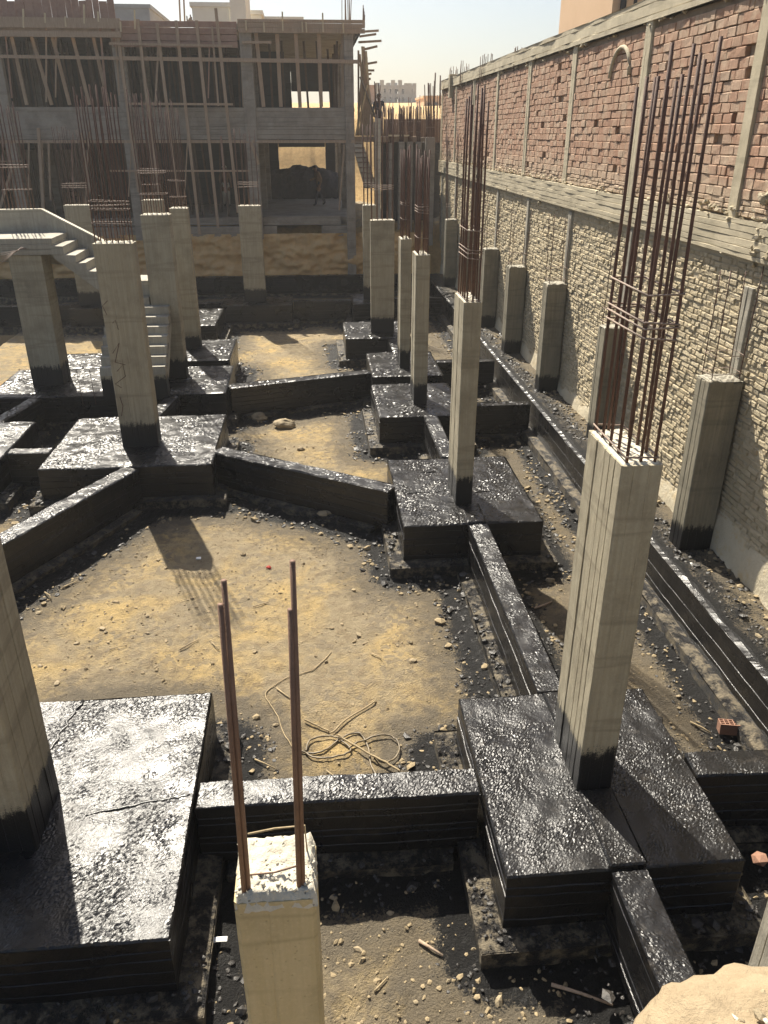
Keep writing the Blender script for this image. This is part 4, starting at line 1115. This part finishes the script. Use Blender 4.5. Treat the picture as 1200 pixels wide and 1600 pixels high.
# ------------------------------------------------------------------ people
def person(label, foot, height, facing, joints=None, top='clothdark', legs='clothdark', cap=None):
    """one continuous skinned body; joints in unit-height local space (x right, y forward, z up)."""
    J = {'pelvis': (0, 0, .52), 'waist': (0, .005, .60), 'chest': (0, .01, .72), 'neck': (0, .005, .835), 'head': (0, .02, .90), 'crown': (0, .015, .965),
         'shL': (-.105, 0, .80), 'elL': (-.135, -.01, .635), 'wrL': (-.135, .04, .50), 'haL': (-.132, .06, .44),
         'shR': (.105, 0, .80), 'elR': (.135, -.01, .635), 'wrR': (.135, .04, .50), 'haR': (.132, .06, .44),
         'hipL': (-.055, 0, .50), 'knL': (-.06, .015, .28), 'anL': (-.062, -.01, .045), 'toL': (-.068, .075, .018),
         'hipR': (.055, 0, .50), 'knR': (.06, .015, .28), 'anR': (.062, -.01, .045), 'toR': (.068, .075, .018)}
    J.update(joints or {})
    R = dict(pelvis=.075, waist=.068, chest=.085, neck=.034, head=.056, crown=.045, shL=.043, shR=.043, elL=.029, elR=.029, wrL=.021, wrR=.021, haL=.024, haR=.024,
             hipL=.062, hipR=.062, knL=.042, knR=.042, anL=.028, anR=.028, toL=.022, toR=.022)
    E = [('pelvis', 'waist'), ('waist', 'chest'), ('chest', 'neck'), ('neck', 'head'), ('head', 'crown'), ('chest', 'shL'), ('shL', 'elL'), ('elL', 'wrL'), ('wrL', 'haL'),
         ('chest', 'shR'), ('shR', 'elR'), ('elR', 'wrR'), ('wrR', 'haR'), ('pelvis', 'hipL'), ('hipL', 'knL'), ('knL', 'anL'), ('anL', 'toL'), ('pelvis', 'hipR'), ('hipR', 'knR'), ('knR', 'anR'), ('anR', 'toR')]
    names = list(J); ix = {n: i for i, n in enumerate(names)}
    me = bpy.data.meshes.new("body"); me.from_pydata([Vector(J[n]) * height for n in names], [(ix[a], ix[b]) for a, b in E], [])
    tmp = bpy.data.objects.new("tmp", me); COL.objects.link(tmp)
    md = tmp.modifiers.new("s", 'SKIN'); md.use_smooth_shade = True
    for n in names:
        sv = me.skin_vertices[0].data[ix[n]]; sv.radius = (R[n] * height, R[n] * height); sv.use_root = n == 'pelvis'
    tmp.modifiers.new("d", 'SUBSURF').levels = 2
    dg = bpy.context.evaluated_depsgraph_get(); ev = tmp.evaluated_get(dg)
    nm = bpy.data.meshes.new_from_object(ev); bpy.data.objects.remove(tmp)
    nm.name = "body"; nm.materials.clear()
    for k in (top, legs, 'skin', 'hair'): nm.materials.append(M[k])
    grp = {}
    for n in names:
        grp[n] = 2 if n in ('neck', 'head', 'crown', 'wrL', 'wrR', 'haL', 'haR') else 1 if n in ('hipL', 'hipR', 'knL', 'knR', 'anL', 'anR') else 3 if n in ('toL', 'toR') else 0
    pts = [(Vector(J[n]) * height, grp[n]) for n in names]
    for f in nm.polygons:
        c = f.center; f.material_index = min(pts, key=lambda q: (q[0] - c).length)[1]; f.use_smooth = True
    t = thing("person", label, "person", foot); t.rotation_euler = (0, 0, facing)
    o = bpy.data.objects.new("body", nm); COL.objects.link(o); o.parent = t
    hd = Vector(J['head']) * height
    hv = []; hf = []
    for a in range(5):
        for k in range(10):
            ph = 2 * math.pi * k / 10; q = a / 4 * math.pi * .5
            hv.append(hd + Vector((math.sin(q) * math.cos(ph) * .062, math.sin(q) * math.sin(ph) * .068 - .008, .028 + math.cos(q) * .062)) * height)
    for a in range(4):
        for k in range(10): hf.append((a * 10 + k, (a + 1) * 10 + k, (a + 1) * 10 + (k + 1) % 10, a * 10 + (k + 1) % 10))
    me2 = mesh("hair", hv, hf, M[cap] if cap else M['hair'], True); h = bpy.data.objects.new("cap" if cap else "hair", me2); COL.objects.link(h); h.parent = t
    # face: nose, eyes, ears
    fb = MB()
    fb.rock(hd + Vector((0, .062, -.012)) * height, .010 * height, rnd, 1.2)
    for s in (-1, 1): fb.rock(hd + Vector((s * .056, .0, -.005)) * height, .012 * height, rnd, 1.2)
    o2 = fb.build("nose_and_ears", M['skin'], None, True); o2.parent = t
    eb = MB()
    for s in (-1, 1): eb.rock(hd + Vector((s * .022, .055, .008)) * height, .006 * height, rnd, .7)
    o3 = eb.build("eyes", M['hair'], None, True); o3.parent = t
    return t
FLZ = 2.705
person("worker in pale clothes and white cap standing in the dark ground floor", at_z(355, 322, FLZ), 1.70, math.radians(200), top='clothbrown', legs='clothlight', cap='clothlight')
person("worker in brown top and dark trousers striding inside the ground floor", at_z(500, 322, FLZ), 1.72, math.radians(110),
       {'knL': (-.06, .10, .29), 'anL': (-.06, .13, .06), 'toL': (-.065, .21, .03), 'knR': (.06, -.04, .28), 'anR': (.06, -.17, .08), 'toR': (.065, -.10, .03), 'elR': (.14, .06, .66), 'wrR': (.10, .17, .63), 'haR': (.08, .22, .62), 'chest': (0, .05, .72), 'neck': (0, .08, .83), 'head': (0, .11, .89), 'crown': (0, .12, .955), 'shL': (-.105, .05, .79), 'shR': (.105, .05, .79)}, top='clothbrown')
person("dark figure standing at the left of the ground floor", at_z(103, 322, FLZ), 1.70, math.radians(170))
person("dark figure crouching low at the left of the ground floor", at_z(117, 324, FLZ), 1.62, math.radians(190),
       {'pelvis': (0, -.08, .24), 'waist': (0, -.06, .33), 'chest': (0, .02, .44), 'neck': (0, .07, .55), 'head': (0, .10, .61), 'crown': (0, .11, .68), 'shL': (-.105, .03, .52), 'shR': (.105, .03, .52), 'elL': (-.12, .13, .40), 'elR': (.12, .13, .40), 'wrL': (-.06, .22, .36), 'wrR': (.06, .22, .36), 'haL': (-.03, .26, .34), 'haR': (.03, .26, .34), 'hipL': (-.055, -.07, .23), 'hipR': (.055, -.07, .23), 'knL': (-.07, .12, .27), 'knR': (.07, .12, .27)})
person("dark figure standing behind the rebar of the cracked column", at_z(150, 322, FLZ), 1.70, math.radians(150))
pf_ = at_y(592, 183, 36.5)
person("lone worker standing on the deck among the starter bars", Vector((pf_.x, 36.5, at_y(600, 214, 33.2).z + .02)), 1.62, math.radians(180))

# ------------------------------------------------------------------ loose things on the ground
r_ = random.Random(21)
def lay(px, py, z=-.12): 
    p = at_z(px, py, z); p.z = gz(p.x, p.y); return p
def cable(name, pts, rad, mat, label, cat, lift=.012):
    P = [lay(*q) for q in pts]
    out = []
    for i in range(len(P) - 1):
        p0, p1, p2, p3 = P[max(i - 1, 0)], P[i], P[i + 1], P[min(i + 2, len(P) - 1)]
        for k in range(8):
            t = k / 8
            q = .5 * ((2 * p1) + (p2 - p0) * t + (2 * p0 - 5 * p1 + 4 * p2 - p3) * t * t + (3 * p1 - p0 - 3 * p2 + p3) * t ** 3)
            q.z = gz(q.x, q.y) + lift; out.append(q)
    out.append(P[-1])
    tag(MB().tube([p - P[0] for p in out], rad, 7).build(name, M[mat], None, True), label, cat).location = P[0]
cable("cable", [(517, 1013), (492, 1040), (450, 1053), (422, 1070), (415, 1085), (432, 1110), (445, 1145), (460, 1168)], .006, 'straw', "thin pale cord curving behind the two dowels", "cord")
cable("hose", [(462, 1170), (500, 1173), (530, 1150), (560, 1140), (575, 1160), (580, 1190), (600, 1228)], .010, 'cable', "dusty hose trailing from the coil to the tarred beam", "hose", .02)
cable("hose", [(478, 1172), (484, 1155), (505, 1147), (525, 1148), (548, 1170), (520, 1183), (490, 1182), (478, 1174)], .010, 'cable', "small left loop of dusty hose on the sand", "hose", .035)
cable("hose", [(545, 1168), (560, 1156), (590, 1146), (612, 1146), (624, 1162), (618, 1180), (600, 1190), (585, 1178)], .010, 'cable', "right loop of dusty hose on the sand", "hose", .04)
cable("stick", [(528, 1148), (560, 1168), (600, 1190), (625, 1204)], .011, 'straw', "long straight stick lying across the hose loops", "stick", .06)
cable("stick", [(515, 1140), (545, 1118), (588, 1090)], .009, 'straw', "bent dry stick pointing up and right of the hose", "stick", .03)
cable("stick", [(476, 1124), (495, 1128), (514, 1135)], .010, 'straw', "short dry stick just above the hose loops", "stick", .03)
STK = [((398, 1185), (434, 1200)), ((432, 1070), (456, 1090)), ((580, 1018), (596, 1030)), ((395, 945), (420, 937)), ((97, 917), (120, 906)), ((170, 1010), (198, 1003)), ((70, 926), (80, 936)), ((835, 952), (862, 940)), ((510, 1200), (552, 1232)), ((348, 1238), (362, 1250)), ((1078, 1130), (1110, 1147)), ((862, 1535), (958, 1568)), ((655, 1465), (692, 1490)), ((585, 1545), (604, 1525)), ((330, 1000), (342, 1012)), ((280, 1010), (310, 998))]
for k, (a, b) in enumerate(STK):
    p, q = lay(*a), lay(*b); p.z += .02; q.z += .02; mid = (p + q) / 2 + Vector((r_.uniform(-.02, .02), r_.uniform(-.02, .02), .01))
    rr = .016 if k in (7, 11, 12) else r_.uniform(.006, .011)
    tag(MB().tube([Vector(), mid - p, q - p], rr, 6, rr * .6).build("stick", M['wood'] if k in (7, 11, 12) else M['straw'], None, True), ("wooden stick lying in the churned soil before the near tie beam" if a[1] > 1400 else "dark piece of wood lying in the shade beside the right-hand footing" if k == 7 else "pale stick lying by the loose hollow brick" if k == 10 else "short dry twig on the left half of the big sand patch" if a[0] < 350 else "short dry twig in the middle of the big sand patch"), "stick", "loose sticks and twigs").location = p
STN = [(508, 810, .12, "round sandy rock beside the slanted beam and footing"), (70, 548, .30, "big rounded rock on the sand at the far left"), (445, 666, .20, "larger broken lump in the middle sand patch"), (405, 655, .17, "pale broken lump left in the middle sand patch"), (470, 702, .07, "single small stone in the middle sand patch"),
       (860, 906, .06, "grey stone in the shade right of the middle footing"), (365, 1208, .05, "small stone by the near tarred beam")]
for (px_, py_, s, lab) in STN:
    p = lay(px_, py_); m = MB()
    V0, F0 = ROCK
    bm = bmesh.new(); bmesh.ops.create_icosphere(bm, subdivisions=3, radius=1.0)
    for v in bm.verts:
        n_ = 1 + .35 * mnoise.noise(v.co * 1.2 + Vector((px_, py_, 0))) + .15 * mnoise.noise(v.co * 3.1 + Vector((0, px_, py_)))
        v.co = Vector((v.co.x * s * n_ * 1.1, v.co.y * s * n_ * .8, v.co.z * s * n_ * .62))
    me = bpy.data.meshes.new("rock"); bm.to_mesh(me); bm.free(); me.materials.append(M['stone'])
    o = bpy.data.objects.new("rock", me); COL.objects.link(o); o.location = p + Vector((0, 0, s * .3)); tag(o, lab, "rock")
for (px_, py_) in [(120, 1000), (165, 985), (60, 955), (85, 950), (100, 1040), (62, 1035), (88, 1062), (115, 965), (230, 960), (160, 978), (645, 1030), (575, 925), (640, 1000), (300, 1160), (430, 1125), (585, 1215), (570, 1130), (480, 1540), (520, 1400), (610, 1420), (680, 1380), (560, 1480), (740, 1480), (700, 1530), (780, 1560), (650, 1560), (880, 1470), (1000, 1580), (1060, 1090), (1020, 1010), (1165, 1080), (1100, 1060), (860, 880), (820, 745), (845, 770), (560, 800), (590, 790), (540, 640), (230, 985), (510, 1030), (560, 985), (635, 960)]:
    p = lay(px_, py_); s = r_.uniform(.02, .055) if py_ < 1250 else r_.uniform(.02, .05)
    o = MB().rock(Vector((0, 0, s * .2)), s, r_, .55).build("stone", M['stone']); o.location = p
    where = "in the churned soil before the near tie beam" if py_ > 1300 else "beside the right-hand footings and wall beam" if px_ > 790 else "on the left edge of the big sand patch" if px_ < 240 else "in the middle of the big sand patch" if py_ > 850 else "near the slanted tie beams"
    tag(o, "small loose stone lying " + where, "stone", "loose stones " + where)
p = lay(310, 870); o = MB().box(-.035, .035, -.025, .025, .0, .012, .006).build("scrap", M['whitescrap']); o.location = p + Vector((0, 0, .015)); tag(o, "tiny white scrap on the sand", "scrap")
p = lay(420, 884); o = MB().rock(Vector((0, 0, .02)), .045, r_, .5).build("scrap", M['redscrap']); o.location = p; tag(o, "small red scrap on the sand above the dowels", "scrap")
p = lay(345, 1478); o = MB().box(-.06, .06, -.02, .02, .0, .015, .006).build("scrap", M['whitescrap']); o.location = p + Vector((0, 0, .06)); tag(o, "bright white scrap left of the near broken column", "scrap")
p = lay(860, 745); o = MB().rock(Vector((0, 0, .02)), .05, r_, .4).build("scrap", M['whitescrap']); o.location = p; tag(o, "white chip beside the long wall beam", "scrap")
p = at_z(1082, 888, .55); o = MB().rock(Vector((0, 0, .03)), .08, r_, .5).build("scrap", M['whitescrap']); o.location = p; tag(o, "white lump on top of the wall beam by the broken column", "scrap")
p = at_z(1186, 1345, .1); o = MB().rock(Vector((0, 0, .03)), .065, r_, .7).build("clay_lump", M['clay']); o.location = p; tag(o, "reddish clay lump at the right border", "lump")

# hollow brick on the soil
p = lay(1139, 1148); hb = thing("hollow_brick", "loose reddish hollow brick lying on the soil by the right tie beam", "brick", p)
hbm = MB(); L_, H_, W_ = .24, .12, .11; cw = .009
cols_, rows_ = 5, 3
for i in range(cols_ + 1):
    x = -L_ / 2 + (L_ - cw) * i / cols_; hbm.box(x, x + cw, -W_ / 2, W_ / 2, 0, H_)
for j in range(rows_ + 1):
    y = -W_ / 2 + (W_ - cw) * j / rows_
    for i in range(cols_):
        x0 = -L_ / 2 + (L_ - cw) * i / cols_ + cw; x1 = -L_ / 2 + (L_ - cw) * (i + 1) / cols_
        hbm.box(x0, x1, y, y + cw, 0.001, H_ - .001)
o = hbm.build("web", M['clay']); o.parent = hb
o = MB().box(-L_ / 2 - .002, L_ / 2 + .002, -W_ / 2 - .006, -W_ / 2 - .0005, 0, H_).build("outer_face", M['clay']); o.parent = hb
hb.rotation_euler = (math.radians(-8), 0, math.radians(-12)); hb.location = p + Vector((0, 0, .02))

# rubble strewn along the tarred edges and over the soil (uncountable)
N0 = 120000
rx = np.random.RandomState(4); qx = rx.uniform(-8, 5.1, N0); qy = 1.8 + (rx.uniform(0, 1, N0) ** 1.7) * 26
qd = rect_dist(qx, qy); qz = ground_h(qx, qy, qd)
clump = vnoise(qx * 1.4, qy * 1.4, 61)
m1, m2 = MB(), MB(); c1 = c2 = c3 = 0
_R = RECTS; RECTS = _R[:len(FOOT)]; qf = rect_dist(qx, qy); RECTS = _R
for x, y, d, z, cl, fd in zip(qx, qy, qd, qz, clump, qf):
    if d < .02: continue
    if d < .62 and c1 < 14000 and cl > .2 and r_.random() < .9:
        s = r_.uniform(.010, .030) * (1 if y < 8 else 1.4) * (2.0 if r_.random() < .08 else 1)
        z = max(z, .05) if fd < .19 else max(z, -.03) if d < .14 else z
        (m1 if r_.random() < 1.15 - d * 1.1 else m2).rock((x, y, z + s * .2), s, r_, .5); c1 += 1
    elif y < 4.3 and d >= .2 and c3 < 4500 and r_.random() < .8:
        s = r_.uniform(.006, .022) * (1.8 if r_.random() < .08 else 1); m2.rock((x, y, z + s * .15), s, r_, .7); c3 += 1
    elif d >= .5 and c2 < 4200 and r_.random() < (.55 if cl > .5 or y < 4.2 else .2):
        s = r_.uniform(.005, .014) * (1 if y < 8 else 1.5) * (2.2 if r_.random() < .05 else 1)
        m2.rock((x, y, z + s * .2), s, r_, .6); c2 += 1
o = m1.build("tarred_rubble", M['tarstone']); o["kind"] = "stuff"; tag(o, "black tar-splashed rubble strewn along footings and beams", "rubble")
o = m2.build("soil_clods", mat_simple('soil_clod', (.20, .155, .09), (.36, .28, .165), 9, .95, .6, 60)); o["kind"] = "stuff"; tag(o, "small dry clods and chips scattered over the soil", "clods")

# ------------------------------------------------------------------ dusty air
hv = MB().box(-3600, 3600, -3000, 3600, -3.0, 24.0)
hm = bpy.data.materials.new("dusty_air"); hm.use_nodes = True
hm.node_tree.nodes.clear()
ho = hm.node_tree.nodes.new("ShaderNodeOutputMaterial"); hp = hm.node_tree.nodes.new("ShaderNodeVolumePrincipled")
hp.inputs["Color"].default_value = (.93, .92, .90, 1); hp.inputs["Density"].default_value = .0009; hp.inputs["Anisotropy"].default_value = .35
hm.node_tree.links.new(hp.outputs[0], ho.inputs["Volume"])
hz = hv.build("haze", hm); hz["kind"] = "stuff"; tag(hz, "pale dusty air over the whole site", "haze")
